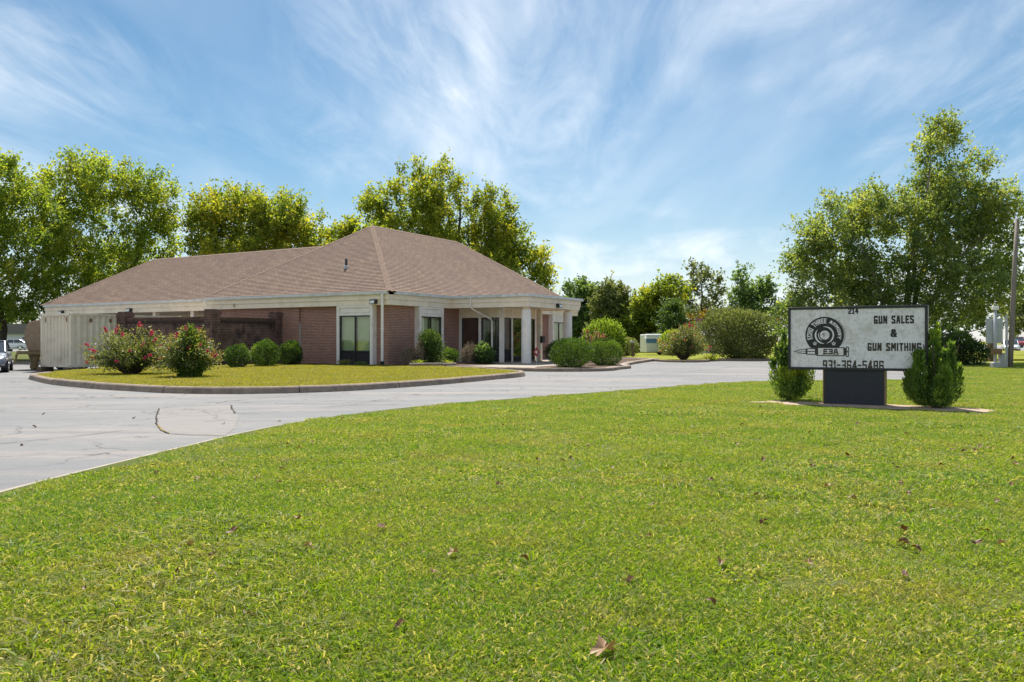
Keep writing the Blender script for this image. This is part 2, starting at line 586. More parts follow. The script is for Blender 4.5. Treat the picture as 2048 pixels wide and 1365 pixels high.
class MB:
    """collects shapes; build() links them as one mesh object"""

    def __init__(s):
        s.v, s.f = [], []

    def add(s, vs, fs):
        o = len(s.v)
        s.v += [tuple(v) for v in vs]
        s.f += [tuple(i + o for i in f) for f in fs]
        return s

    def box(s, x0, x1, y0, y1, z0, z1):
        return s.add([(x0, y0, z0), (x1, y0, z0), (x1, y1, z0), (x0, y1, z0), (x0, y0, z1), (x1, y0, z1), (x1, y1, z1), (x0, y1, z1)],
                     [(0, 3, 2, 1), (4, 5, 6, 7), (0, 1, 5, 4), (1, 2, 6, 5), (2, 3, 7, 6), (3, 0, 4, 7)])

    def prism(s, poly, z0, z1):
        n = len(poly)
        vs = [(x, y, z0) for x, y in poly] + [(x, y, z1) for x, y in poly]
        fs = [tuple(range(n - 1, -1, -1)), tuple(range(n, 2 * n))]
        fs += [(i, (i + 1) % n, (i + 1) % n + n, i + n) for i in range(n)]
        return s.add(vs, fs)

    def prism_y(s, poly, y0, y1):
        """outline in x,z extruded along y"""
        n = len(poly)
        vs = [(x, y0, z) for x, z in poly] + [(x, y1, z) for x, z in poly]
        fs = [tuple(range(n)), tuple(range(2 * n - 1, n - 1, -1))]
        fs += [(i, i + n, (i + 1) % n + n, (i + 1) % n) for i in range(n)]
        return s.add(vs, fs)

    def tube(s, path, radii, sides=8, caps=True):
        pts = [Vector(p) for p in path]
        n = len(pts)
        vs = []
        prev = None
        for i, p in enumerate(pts):
            t = (pts[min(i + 1, n - 1)] - pts[max(i - 1, 0)])
            if t.length < 1e-9:
                t = Vector((0, 0, 1))
            t.normalize()
            a = prev if prev is not None else (Vector((1, 0, 0)) if abs(t.x) < 0.9 else Vector((0, 1, 0)))
            a = (a - t * a.dot(t))
            if a.length < 1e-6:
                a = t.orthogonal()
            a.normalize()
            prev = a
            b = t.cross(a)
            r = radii[i] if hasattr(radii, '__len__') else radii
            for k in range(sides):
                an = 2 * math.pi * k / sides
                vs.append(p + a * (r * math.cos(an)) + b * (r * math.sin(an)))
        fs = []
        for i in range(n - 1):
            for k in range(sides):
                k2 = (k + 1) % sides
                fs.append((i * sides + k, i * sides + k2, (i + 1) * sides + k2, (i + 1) * sides + k))
        if caps:
            fs.append(tuple(range(sides - 1, -1, -1)))
            fs.append(tuple(range((n - 1) * sides, n * sides)))
        return s.add(vs, fs)

    def lathe(s, prof, cx=0, cy=0, sides=24):
        vs = []
        for r, z in prof:
            for k in range(sides):
                a = 2 * math.pi * k / sides
                vs.append((cx + r * math.cos(a), cy + r * math.sin(a), z))
        fs = []
        n = len(prof)
        for i in range(n - 1):
            for k in range(sides):
                k2 = (k + 1) % sides
                fs.append((i * sides + k, i * sides + k2, (i + 1) * sides + k2, (i + 1) * sides + k))
        fs.append(tuple(range(sides - 1, -1, -1)))
        fs.append(tuple(range((n - 1) * sides, n * sides)))
        return s.add(vs, fs)

    def build(s, name, mat, parent=None, smooth=False, bevel=0, loc=None, rz=0):
        me = bpy.data.meshes.new(name)
        me.from_pydata(s.v, [], s.f)
        me.materials.append(MATS[mat])
        if smooth:
            me.polygons.foreach_set('use_smooth', [True] * len(me.polygons))
        me.update()
        o = bpy.data.objects.new(name, me)
        COL.objects.link(o)
        if parent:
            o.parent = parent
        if loc is not None:
            o.location = loc
        o.rotation_euler = (0, 0, rz)
        if bevel:
            bv = o.modifiers.new('bevel', 'BEVEL')
            bv.width = bevel
            bv.segments = 2
            bv.limit_method = 'ANGLE'
        return o


def tag(o, label=None, cat=None, group=None, kind=None):
    if label:
        o['label'] = label
    if cat:
        o['category'] = cat
    if group:
        o['group'] = group
    if kind:
        o['kind'] = kind
    return o


def empty(name, loc=(0, 0, 0), rz=0.0):
    o = bpy.data.objects.new(name, None)
    COL.objects.link(o)
    o.location = loc
    o.rotation_euler = (0, 0, rz)
    o.empty_display_size = 0.2
    return o


def part(name, mat, parent, *shapes, **kw):
    m = MB()
    for sh in shapes:
        m.box(*sh)
    return m.build(name, mat, parent, **kw)


def dup(o, parent=None):
    c = o.copy()
    COL.objects.link(c)
    if parent:
        c.parent = parent
    for ch in list(o.children):
        dup(ch, c)
    return c


def quads_mesh(name, P, tint, mat, per=4, faces=None, smooth=False):
    """P: (N, per, 3) points; each item one polygon of 'per' corners (or 'faces' index lists)"""
    N = P.shape[0]
    me = bpy.data.meshes.new(name)
    me.vertices.add(N * per)
    me.vertices.foreach_set('co', P.reshape(-1).astype(np.float32))
    if faces is None:
        faces = [list(range(per))]
    li, ls, off = [], [], 0
    base = (np.arange(N) * per)[:, None]
    idx = np.concatenate([base + np.array(f)[None, :] for f in faces], axis=1)  # N x sum(len)
    lens = [len(f) for f in faces]
    tot = sum(lens)
    starts = np.concatenate([[0], np.cumsum(lens)[:-1]])
    loop_start = (np.arange(N)[:, None] * tot + starts[None, :]).reshape(-1)
    me.loops.add(N * tot)
    me.loops.foreach_set('vertex_index', idx.reshape(-1).astype(np.int32))
    me.polygons.add(N * len(faces))
    me.polygons.foreach_set('loop_start', loop_start.astype(np.int32))
    if smooth:
        me.polygons.foreach_set('use_smooth', np.ones(N * len(faces), dtype=bool))
    at = me.attributes.new('tint', 'FLOAT', 'POINT')
    at.data.foreach_set('value', np.repeat(tint, per).astype(np.float32))
    me.materials.append(MATS[mat])
    me.update(calc_edges=True)
    me.validate()
    return me


def unit(a):
    return a / (np.linalg.norm(a, axis=-1, keepdims=True) + 1e-9)


def leaf_quads(rng, p, axis, L, W, upbias=0.5, curl=0.15):
    N = len(p)
    a = unit(axis)
    n = unit(rng.normal(size=(N, 3)) + np.array([0, 0, upbias]))
    s = unit(np.cross(a, n))
    n = np.cross(s, a)
    L = np.asarray(L).reshape(-1, 1) * np.ones((N, 1))
    W = np.asarray(W).reshape(-1, 1) * np.ones((N, 1))
    bend = n * (L * curl) * rng.uniform(-1, 1, (N, 1))
    P = np.stack([p, p + a * L * .45 + s * W * .5 + bend, p + a * L, p + a * L * .45 - s * W * .5 + bend], axis=1)
    return P


def link_mesh(me, name, parent=None):
    o = bpy.data.objects.new(name, me)
    COL.objects.link(o)
    if parent:
        o.parent = parent
    return o


def in_poly(x, y, poly):
    x = np.asarray(x)
    y = np.asarray(y)
    ins = np.zeros(x.shape, bool)
    n = len(poly)
    j = n - 1
    for i in range(n):
        xi, yi = poly[i]
        xj, yj = poly[j]
        c = ((yi > y) != (yj > y)) & (x < (xj - xi) * (y - yi) / ((yj - yi) + 1e-12) + xi)
        ins ^= c
        j = i
    return ins


def smooth_path(pts, step=0.5, closed=False):
    """Catmull-Rom through the points, resampled"""
    P = [Vector((*p, 0)) for p in pts]
    n = len(P)
    out = []
    rngi = range(n) if closed else range(n - 1)
    for i in rngi:
        p0 = P[(i - 1) % n] if (closed or i > 0) else P[0]
        p1, p2 = P[i], P[(i + 1) % n]
        p3 = P[(i + 2) % n] if (closed or i + 2 < n) else P[-1]
        k = max(2, int((p2 - p1).length / step))
        for j in range(k):
            t = j / k
            q = 0.5 * ((2 * p1) + (p2 - p0) * t + (2 * p0 - 5 * p1 + 4 * p2 - p3) * t * t + (3 * p1 - p0 - 3 * p2 + p3) * t ** 3)
            out.append((q.x, q.y))
    if not closed:
        out.append((P[-1].x, P[-1].y))
    return out


def sstep(t):
    t = max(0.0, min(1.0, t))
    return t * t * (3 - 2 * t)


def gz(x, y):
    """the pavement falls away gently towards the back left"""
    return -0.20 * sstep((-x - 15.5) / 5) * sstep((y - 27) / 9)


# ------------------------------------------------------------------ ground, drive, lawns
def grid_mesh(name, xs, ys, zf, mat, kind='structure'):
    vs = [(x, y, zf(x, y)) for y in ys for x in xs]
    nx = len(xs)
    fs = [(j * nx + i, j * nx + i + 1, (j + 1) * nx + i + 1, (j + 1) * nx + i) for j in range(len(ys) - 1) for i in range(nx - 1)]
    o = MB().add(vs, fs).build(name, mat, smooth=True)
    tag(o, kind=kind)
    return o


def frange(a, b, s):
    n = int(round((b - a) / s))
    return [a + (b - a) * i / n for i in range(n + 1)]


grid_mesh('ground', [-3000, -900, -300, -120] + frange(-60, 40, 2) + [120, 300, 900, 3000],
          [-3000, -600, -100] + frange(-10, 70, 2) + [120, 300, 900, 3000], lambda x, y: gz(x, y) - 0.012, 'turf_dry')
drive = grid_mesh('driveway', frange(-48, 28, 1), frange(-6, 57, 1), gz, 'drive_asphalt')


def sheet(name, poly, z, mat, skirt=0.1, kind='structure', parent=None):
    """a raised patch of ground with closed sides"""
    bm = bmesh.new()
    top = [bm.verts.new((x, y, z)) for x, y in poly]
    bot = [bm.verts.new((x, y, z - skirt)) for x, y in poly]
    f = bm.faces.new(top)
    n = len(poly)
    for i in range(n):
        bm.faces.new((top[i], bot[i], bot[(i + 1) % n], top[(i + 1) % n]))
    bmesh.ops.triangulate(bm, faces=[f])
    bmesh.ops.recalc_face_normals(bm, faces=bm.faces)
    me = bpy.data.meshes.new(name)
    bm.to_mesh(me)
    bm.free()
    me.materials.append(MATS[mat])
    o = link_mesh(me, name, parent)
    if kind and not parent:
        tag(o, kind=kind)
    return o


lawn_edge = [(-4.55, -6), (-4.45, 2), (-4.13, 6.58), (-3.96, 8.16), (-3.74, 9.76), (-3.58, 10.9), (-3.20, 12.4), (-2.6, 13.8), (-1.5, 15.6),
             (0.71, 18.05), (3.78, 21.34), (6.3, 23.9), (8.0, 25.0), (10.2, 25.6), (12.4, 26.0), (14.4, 27.6), (16.8, 31.5), (18.6, 35.5), (19.6, 39.5), (21.5, 43.5), (28.2, 46)]
lawn_curve = smooth_path(lawn_edge, 0.5)
lawn_poly = lawn_curve + [(90, 46), (90, -6)]
sheet('lawn', lawn_poly, 0.03, 'turf', 0.06)

# flush concrete edging where the near lawn meets the drive
edge = MB()
ec = [p for p in lawn_curve if p[1] < 16.5]
for i in range(len(ec) - 1):
    (x0, y0), (x1, y1) = ec[i], ec[i + 1]
    t = Vector((x1 - x0, y1 - y0, 0)).normalized()
    nn = Vector((-t.y, t.x, 0))
    w0, w1 = 0.12, 0.12
    edge.add([(x0, y0, 0.012), (x1, y1, 0.012), (x1 + nn.x * w1, y1 + nn.y * w1, 0.012), (x0 + nn.x * w0, y0 + nn.y * w0, 0.012)], [(0, 1, 2, 3)])
tag(edge.build('concrete_edging', 'concrete'), kind='structure')

island_pts = [(-16.12, 27.2), (-14.81, 25.34), (-13.28, 23.45), (-11.81, 22.05), (-10.62, 21.03), (-9.67, 20.4), (-8.79, 19.81), (-8.02, 19.43),
              (-7.2, 19.22), (-6.18, 19.25), (-5.1, 19.62), (-4.05, 20.4), (-2.99, 21.82), (-1.8, 23.72), (-0.39, 26.67), (0.22, 27.95), (0.5, 29.14),
              (0.3, 30.68), (-0.48, 32.38), (-1.55, 34.29), (-2.7, 35.7)]
isl_front = smooth_path(island_pts, 0.4)


def inset(path, d):
    out = []
    n = len(path)
    for i, (x, y) in enumerate(path):
        x0, y0 = path[max(i - 1, 0)]
        x1, y1 = path[min(i + 1, n - 1)]
        t = Vector((x1 - x0, y1 - y0, 0)).normalized()
        out.append((x - t.y * d, y + t.x * d))
    return out

isl_back = [(-4.2, 36.9), (-6.4, 37.6), (-16.4, 41.9), (-19.0, 39.2), (-17.0, 33.5), (-17.0, 31.3), (-16.7, 29.2)]
island_poly = inset(isl_front, 0.14) + smooth_path(isl_back, 0.6)
sheet('grass_island', island_poly, 0.13, 'turf_island', 0.33)

# the bed and walk in front of the house
walk_front = [(-2.55, 36.5), (-1.9, 36.2), (-0.6, 34.6), (0.33, 33.75), (1.1, 33.25), (1.79, 33.1), (2.8, 33.2), (3.64, 33.6), (4.30, 34.4), (4.62, 35.4), (5.2, 36.6), (5.5, 37.6), (5.6, 39.5), (6.6, 44), (9.5, 52.5)]
walk_curve = smooth_path(walk_front, 0.4)
walk_poly = inset(walk_curve, 0.10) + [(-4, 60), (-12, 46), (-6.0, 37.9), (-4.0, 36.95)]
sheet('entrance_walk', walk_poly, 0.135, 'concrete', 0.25)

bed_poly = [(0.9, 33.75), (1.8, 33.45), (2.8, 33.55), (3.4, 33.9), (3.95, 34.6), (4.25, 35.6), (4.85, 36.8), (5.1, 37.8), (5.2, 39.6), (6.2, 44), (8.8, 52), (4.6, 53.5), (3.6, 46.5), (2.7, 40.2), (2.2, 37.2), (1.1, 35.3)]
sheet('shrub_bed', bed_poly, 0.145, 'mulch', 0.05)
bed2 = [(-2.2, 36.9), (-1.2, 37.6), (-0.55, 39.6), (-2.8, 43.5), (-6.0, 38.2), (-11.2, 41.0), (-11.4, 40.4), (-6.1, 37.3), (-4.2, 36.6)]
sheet('planting_bed', bed2, 0.150, 'mulch', 0.05)

# grass beyond the drive, right back and left back
back_right = smooth_path([(6.6, 60), (7.6, 57.5), (8.6, 54.2), (9.0, 49.5), (9.5, 47.9), (10.6, 47.6), (11.5, 48.6), (12.2, 50.6), (14, 51.2), (17, 51.3), (21, 51.6), (28.5, 52)], 0.5)
sheet('back_lawn', inset(back_right, -0.10) + [(60, 52), (60, 110), (-30, 110), (-30, 70)], 0.10, 'turf_dry', 0.3)
left_back = [(-70, 47.5), (-40, 50.5), (-29, 52.0), (-24.5, 54.0), (-24, 70)]
sheet('side_lawn', left_back + [(-24, 150), (-120, 150), (-120, 47)], -0.08, 'turf', 0.3)

# ------------------------------------------------------------------ kerbs


def kerb(path, h, w, zf, seg=3.0, name='kerb', batter=0.07):
    """concrete kerb laid in lengths; path is its outer foot, the kerb lies on its left or right by sign of w"""
    root = empty(name, (path[0][0], path[0][1], 0))
    tag(root, kind='structure')
    P = [Vector((x, y, 0)) for x, y in path]
    runs, cur, acc = [], [P[0]], 0
    for i in range(1, len(P)):
        acc += (P[i] - P[i - 1]).length
        cur.append(P[i])
        if acc >= seg:
            runs.append(cur)
            cur, acc = [P[i]], 0
    if len(cur) > 1:
        runs.append(cur)
    for run in runs:
        m = MB()
        vs = []
        n = len(run)
        g = 0.014
        dz_ = random.uniform(-.008, .008)
        for i, p in enumerate(run):
            t = (run[min(i + 1, n - 1)] - run[max(i - 1, 0)]).normalized()
            q = p + (t * g if i == 0 else (-t * g if i == n - 1 else Vector()))
            s = Vector((-t.y, t.x, 0)) * (1 if w > 0 else -1)
            aw = abs(w)
            z = zf(q.x, q.y)
            j = random.uniform(-.004, .004)
            for off, zz in ((0, -0.1), (0.008, 0.0), (batter - 0.02, h - 0.035), (batter + 0.005, h - 0.010), (batter + 0.035, h), (aw - .02, h), (aw, h - 0.02), (aw, -0.1)):
                c = q + s * off
                vs.append((c.x - root.location.x, c.y - root.location.y, z + zz + j + dz_))
        k = 8
        fs = []
        for i in range(n - 1):
            for a in range(k - 1):
                fs.append((i * k + a, i * k + a + 1, (i + 1) * k + a + 1, (i + 1) * k + a))
        fs.append(tuple(range(k)))
        fs.append(tuple(range((n - 1) * k + k - 1, (n - 1) * k - 1, -1)))
        m.add(vs, fs)
        m.build('kerb_length', 'kerb_concrete', root)
    return root


isl_path = smooth_path([(-16.7, 29.2)] + island_pts, 0.4)
kerb(isl_path, 0.165, 0.24, gz, 3.0)
kerb(walk_curve, 0.15, 0.18, gz, 3.0, batter=0.03)
kerb(back_right, 0.14, -0.2, gz, 3.0)
kerb(smooth_path(left_back[:4], 1.0), 0.14, 0.2, gz, 3.0)
kerb(smooth_path([(-4.6, 36.3), (-3.9, 36.25), (-3.1, 36.6), (-2.5, 37.1)], 0.4), 0.27, 0.16, gz, 1.2, batter=0.04)

# ------------------------------------------------------------------ drive patch, cracks
patch = [(-6.54, 15.11), (-6.2, 15.5), (-5.49, 15.94), (-5.1, 14.9), (-4.55, 13.6), (-3.95, 11.6), (-3.78, 10.74), (-4.2, 10.78), (-4.61, 10.97), (-5.0, 11.6), (-5.35, 12.3), (-5.75, 13.2), (-6.2, 14.3)]
me_p = sheet('asphalt_patch', patch, 0.004, 'patch_drive', 0.003, kind=None, parent=drive)


def crack(pts, w, mat='crack', z=0.008):
    rr = random.Random(len(pts) * 31 + int(pts[0][0] * 100))
    m = MB()
    dense = []
    for i in range(len(pts) - 1):
        a, b = Vector((*pts[i], 0)), Vector((*pts[i + 1], 0))
        k = max(2, int((b - a).length / 0.12))
        for j in range(k):
            q = a.lerp(b, j / k)
            dense.append((q.x + rr.uniform(-.02, .02), q.y + rr.uniform(-.02, .02)))
    dense.append(pts[-1])
    vs, fs = [], []
    n = len(dense)
    for i, (x, y) in enumerate(dense):
        x0, y0 = dense[max(i - 1, 0)]
        x1, y1 = dense[min(i + 1, n - 1)]
        t = Vector((x1 - x0, y1 - y0, 0)).normalized()
        ww = w * rr.uniform(0.35, 1.1) * (0.3 if i in (0, n - 1) else 1)
        vs += [(x - t.y * ww, y + t.x * ww, z), (x + t.y * ww, y - t.x * ww, z)]
        if i:
            fs.append((2 * i - 2, 2 * i - 1, 2 * i + 1, 2 * i))
    m.add(vs, fs).build('crack', mat, drive)


crack([(-6.54, 15.11), (-6.2, 14.3), (-5.75, 13.2), (-5.35, 12.3), (-5.0, 11.6), (-4.61, 10.97)], 0.014)
crack([(-5.25, 12.1), (-4.95, 11.5), (-4.61, 10.97)], 0.016, 'crack_weeds', 0.012)
crack([(-5.49, 15.94), (-5.1, 14.9), (-4.75, 14.0), (-4.3, 13.9)], 0.016)
crack([(-6.54, 15.11), (-5.49, 15.94)], 0.008)
crack([(-4.61, 10.97), (-3.8, 10.8)], 0.008)
crack([(-5.9, 16.2), (-5.9, 17.0), (-5.3, 18.0), (-4.9, 19.2)], 0.012, 'crack_weeds')
crack([(-5.6, 16.6), (-4.6, 16.3), (-3.5, 16.2), (-2.9, 16.9), (-2.5, 18.0)], 0.009)
crack([(-12, 14.2), (-10, 14.9), (-8.2, 15.6), (-6.6, 16.5), (-5.2, 16.6)], 0.010)
crack([(-9, 8.9), (-7, 9.5), (-6.2, 9.9), (-5.6, 10.9), (-5.4, 11.4)], 0.010)
crack([(-3.6, 15.1), (-3.2, 15.8), (-2.7, 16.0), (-1.6, 16.2)], 0.012)
crack([(-3.2, 15.8), (-2.9, 16.6), (-2.3, 17.4)], 0.008)
crack([(-2.9, 19.4), (-2.2, 18.9), (-1.3, 18.8), (-0.8, 19.3)], 0.014)
crack([(-14, 18), (-11, 17.4), (-9, 17.9), (-7.5, 18.3)], 0.010)
crack([(1.2, 24.4), (3.0, 27.2), (5.6, 30.6), (9.0, 36.0), (11, 40)], 0.014)

# ------------------------------------------------------------------ the house
HOUSE = empty('brick_house', (-5.77, 38.0, 0.10), R(-30))
tag(HOUSE, 'single storey red brick office building with brown hip roof and columned portico', 'building')
ZO = 0.10                      # the house stands a little above the drive; heights below are above the drive
EZ = 3.50 - ZO + 0.05          # eave
FT, FM, FB = EZ - 0.14, EZ - 0.37, EZ - 0.62
W_A, L_B = 11.8, 19.6          # widths of the two street faces


def wall_box(x0, x1, y0, y1, z0, z1, mat='brick', name='wall', label=None):
    o = part(name, mat, HOUSE, (x0, x1, y0, y1, z0, z1))
    if label:
        o['label'] = label
    return o


wall_box(-W_A, 0, 0, 0.25, -0.12, FB + 0.02)
wall_box(-0.25, 0, 0.25, L_B, -0.12, FB + 0.02)
wall_box(-W_A, -0.25, L_B - 0.25, L_B, -0.12, FB + 0.02)
wall_box(-W_A, -W_A + 0.25, 0.25, L_B - 0.25, -0.12, FB + 0.02)
# the left bay of the front stands a little proud
wall_box(-W_A - 0.002, -5.55, -0.10, 0.0, -0.12, FB + 0.01)


def frieze_ring(x0, x1, y0, y1, nm='frieze'):
    """a boxed cornice of two boards round the rectangle"""
    def ring(off, z0, z1, t, name, mat):
        m = MB()
        a, b, c, d = x0 - off, x1 + off, y0 - off, y1 + off
        m.box(a, b, c, c + t, z0, z1)
        m.box(b - t, b, c + t, d - t, z0, z1)
        m.box(a, b, d - t, d, z0, z1)
        m.box(a, a + t, c + t, d - t, z0, z1)
        return m.build(name, mat, HOUSE)
    ring(0.30, FB, FM, 0.32, nm, 'cream_paint')
    ring(0.345, FM, FT + 0.02, 0.30, 'fascia', 'cream_paint')


def bar_set(name, mat, boxes):
    for bx_ in boxes:
        part(name, mat, HOUSE, bx_)


# friezes: front A, street side B left and right of the portico, far end, back
def frieze_run(axis, a, b, at_, out):
    """axis x or y run from a to b, outer wall plane at_, out = +1/-1 outward"""
    def bx_(o0, o1, z0, z1):
        lo, hi = sorted((at_ + out * o0, at_ + out * o1))
        return (a, b, lo, hi, z0, z1) if axis == 'x' else (lo, hi, a, b, z0, z1)
    part('frieze', 'cream_paint', HOUSE, bx_(-0.02, 0.30, FB, FM - 0.004))
    part('fascia', 'cream_paint', HOUSE, bx_(0.0, 0.345, FM, FT - 0.003))
    lo, hi = 0.347, 0.47
    g = MB()
    g.box(*bx_(0.33, hi - 0.015, FT, FT + 0.11))
    g.box(*bx_(hi - 0.02, hi, FT + 0.03, FT + 0.145))
    g.build('gutter', 'gutter_metal', HOUSE)


frieze_run('x', -W_A - 0.30, 0.30, 0, -1)
frieze_run('y', 0.003, 4.75, 0, 1)
frieze_run('y', 10.75, L_B + 0.3, 0, 1)
frieze_run('x', -W_A - 0.3, -0.003, L_B, 1)
frieze_run('y', 0.003, L_B - 0.003, -W_A, -1)


# roof ---------------------------------------------------------------
def roof_slope(parent, eL, eR, rR, rL, name='roof_slope', t=0.020):
    eL, eR, rR, rL = map(Vector, (eL, eR, rR, rL))
    nrm = (eR - eL).cross(rL - eL).normalized()
    if nrm.z < 0:
        nrm.negate()
    ex = (eR - eL).normalized()
    up = nrm.cross(ex)
    if up.z < 0:
        up.negate()
    sl = abs((rL - eL).dot(up))
    n = int(sl / 0.145)
    vs, fs, uvs = [], [], []
    for i in range(n):
        v0, v1 = i / n, (i + 1) / n
        a, b = eL.lerp(rL, v0), eR.lerp(rR, v0)
        c, d = eR.lerp(rR, v1), eL.lerp(rL, v1)
        o = len(vs)
        pts = [a + nrm * t, b + nrm * t, c + nrm * 0.002, d + nrm * 0.002, a, b]
        vs += [tuple(p) for p in pts]
        fs += [(o, o + 1, o + 2, o + 3), (o + 4, o + 5, o + 1, o)]
        u = [(p - eL).dot(ex) for p in pts]
        w0, w1 = i * 0.145, (i + 1) * 0.145
        uvs += [(u[0], w0 + .004), (u[1], w0 + .004), (u[2], w1), (u[3], w1), (u[4], w0 + .004), (u[5], w0 + .004), (u[1], w0 + .004), (u[0], w0 + .004)]
    me = bpy.data.meshes.new(name)
    me.from_pydata(vs, [], fs)
    uvl = me.uv_layers.new(name='UVMap')
    uvl.data.foreach_set('uv', [c for uv in uvs for c in uv])
    me.materials.append(MATS['shingle'])
    me.update()
    return link_mesh(me, name, parent)


def hip_cap(parent, a, b, n1, n2, name='hip_cap', mat='hip_shingle', w=0.15):
    """bent cap shingles along a hip or ridge"""
    a, b = Vector(a), Vector(b)
    t = (b - a).normalized()
    up = (Vector(n1).normalized() + Vector(n2).normalized()).normalized()
    s1 = t.cross(Vector(n1)).normalized()
    s2 = -t.cross(Vector(n2)).normalized()
    if s1.dot(Vector(n2)) > 0:
        s1.negate()
    if s2.dot(Vector(n1)) > 0:
        s2.negate()
    ln = (b - a).length
    n = max(1, int(ln / 0.19))
    m = MB()
    for i in range(n):
        p, q = a + t * (ln * i / n), a + t * (ln * (i + 1.15) / n)
        hi, lo = up * 0.045, up * 0.026
        vs = [p + hi, p + s1 * w + hi * .7, q + s1 * w + lo * .7, q + lo, p + s2 * w + hi * .7, q + s2 * w + lo * .7,
              p, p + s1 * w, p + s2 * w]
        m.add(vs, [(0, 1, 2, 3), (4, 0, 3, 5), (6, 7, 1, 0), (8, 6, 0, 4)])
    return m.build(name, mat, parent)


OV = 0.45
RX, RY0, RY1, RZ = -W_A / 2, 5.95, 14.5, 7.75 - ZO
E0 = (OV, -OV, EZ)
E1 = (OV, L_B + OV, EZ)
E2 = (-W_A - OV, L_B + OV, EZ)
E3 = (-W_A - OV, -OV, EZ)
Ra, Rb = (RX, RY0, RZ), (RX, RY1, RZ)
roof_slope(HOUSE, E3, E0, Ra, Ra)
roof_slope(HOUSE, E0, E1, Rb, Ra)
roof_slope(HOUSE, E1, E2, Rb, Rb)
roof_slope(HOUSE, E2, E3, Ra, Rb)


def nrm_of(a, b, c):
    n = (Vector(b) - Vector(a)).cross(Vector(c) - Vector(a)).normalized()
    return n if n.z > 0 else -n


nA, nB = nrm_of(E3, E0, Ra), nrm_of(E0, E1, Ra)
nC, nD = nrm_of(E1, E2, Rb), nrm_of(E2, E3, Ra)
hip_cap(HOUSE, E0, Ra, nA, nB)
hip_cap(HOUSE, E3, Ra, nA, nD, w=0.12)
hip_cap(HOUSE, E1, Rb, nB, nC)
hip_cap(HOUSE, E2, Rb, nC, nD)
hip_cap(HOUSE, Ra, Rb, nB, nD, 'ridge_cap')
# ceiling under the roof so it is closed from below
part('soffit', 'cream_paint', HOUSE, (-W_A + 0.02, -0.02, 0.02, L_B - 0.02, FB + 0.03, FB + 0.06))
# plumbing vent
vp = MB().tube([(-4.1, 1.75, 0), (-4.1, 1.75, 0.46)], [0.065, 0.065], 12)
vent = vp.build('vent_pipe', 'dark_metal', HOUSE, True, loc=(0, 0, EZ + (1.75 + OV) * (RZ - EZ) / (RY0 + OV) - 0.02))
MB().lathe([(0.16, -0.11), (0.15, 0.0), (0.10, 0.10), (0.07, 0.14)], -4.1, 1.75, 14).build('flashing', 'grey_metal', vent, True)

# left wing ----------------------------------------------------------
WY, WX1, WR = 0.75, -28.0, 4.75
WE = EZ
we_y0 = WY - OV
w_rz = WE + 0.655 * WR
wl0 = (WX1 - OV, we_y0, WE)
wl1 = (-6.2, we_y0, WE)
wl2 = (-6.2, we_y0 + 2 * WR, WE)
wl3 = (WX1 - OV, we_y0 + 2 * WR, WE)
wra = (WX1 - OV + WR, we_y0 + WR, w_rz)
wrb = (-6.2, we_y0 + WR, w_rz)
# stop the wing's slopes where the main roof rises above them
xm = -W_A - OV


def main_d(z):            # x of the main roof's left slope at height z
    return xm + (z - EZ) * (RX - xm) / (RZ - EZ)


wl1 = (main_d(WE) + 0.25, we_y0, WE)
wrb = (main_d(w_rz) + 0.25, we_y0 + WR, w_rz)
wl2 = (main_d(WE) + 0.25, we_y0 + 2 * WR, WE)
roof_slope(HOUSE, wl0, wl1, wrb, wra)
roof_slope(HOUSE, wl2, wl3, wra, wrb)
roof_slope(HOUSE, wl3, wl0, wra, wra)
nW0, nW1, nW2 = nrm_of(wl0, wl1, wra), nrm_of(wl3, wl0, wra), nrm_of(wl2, wl3, wra)
hip_cap(HOUSE, wl0, wra, nW0, nW1, w=0.12)
hip_cap(HOUSE, wl3, wra, nW1, nW2, w=0.12)
hip_cap(HOUSE, wra, wrb, nW0, nW2, 'ridge_cap')
frieze_run('x', WX1 - 0.3, -W_A - 0.302, WY, -1)
frieze_run('y', WY + 0.003, WY + 2 * WR - 1.2, WX1, -1)
# open drive-up bay: cream ceiling, deep beam, posts, wall set back
part('soffit', 'cream_paint', HOUSE, (WX1 + 0.02, -W_A - 0.02, WY + 0.02, WY + 7.5, FB + 0.02, FB + 0.05))
wall_box(WX1, -W_A - 0.26, WY + 4.2, WY + 4.45, -0.3, FB + 0.015, 'cream_paint')
wall_box(WX1, WX1 + 0.25, WY + 0.6, WY + 4.2, -0.3, FB + 0.015, 'cream_paint')
for px in (-14.6, -17.9, -21.2, -24.5, -27.6):
    part('post', 'white_trim', HOUSE, (px - 0.13, px + 0.13, WY + 0.02, WY + 0.28, -0.3, FB - 0.002))
# boxed return where the wing meets the main block
part('frieze_return', 'cream_paint', HOUSE, (-W_A - 0.62, -W_A - 0.303, -0.29, WY - 0.32, FB - 0.01, FT - 0.02))


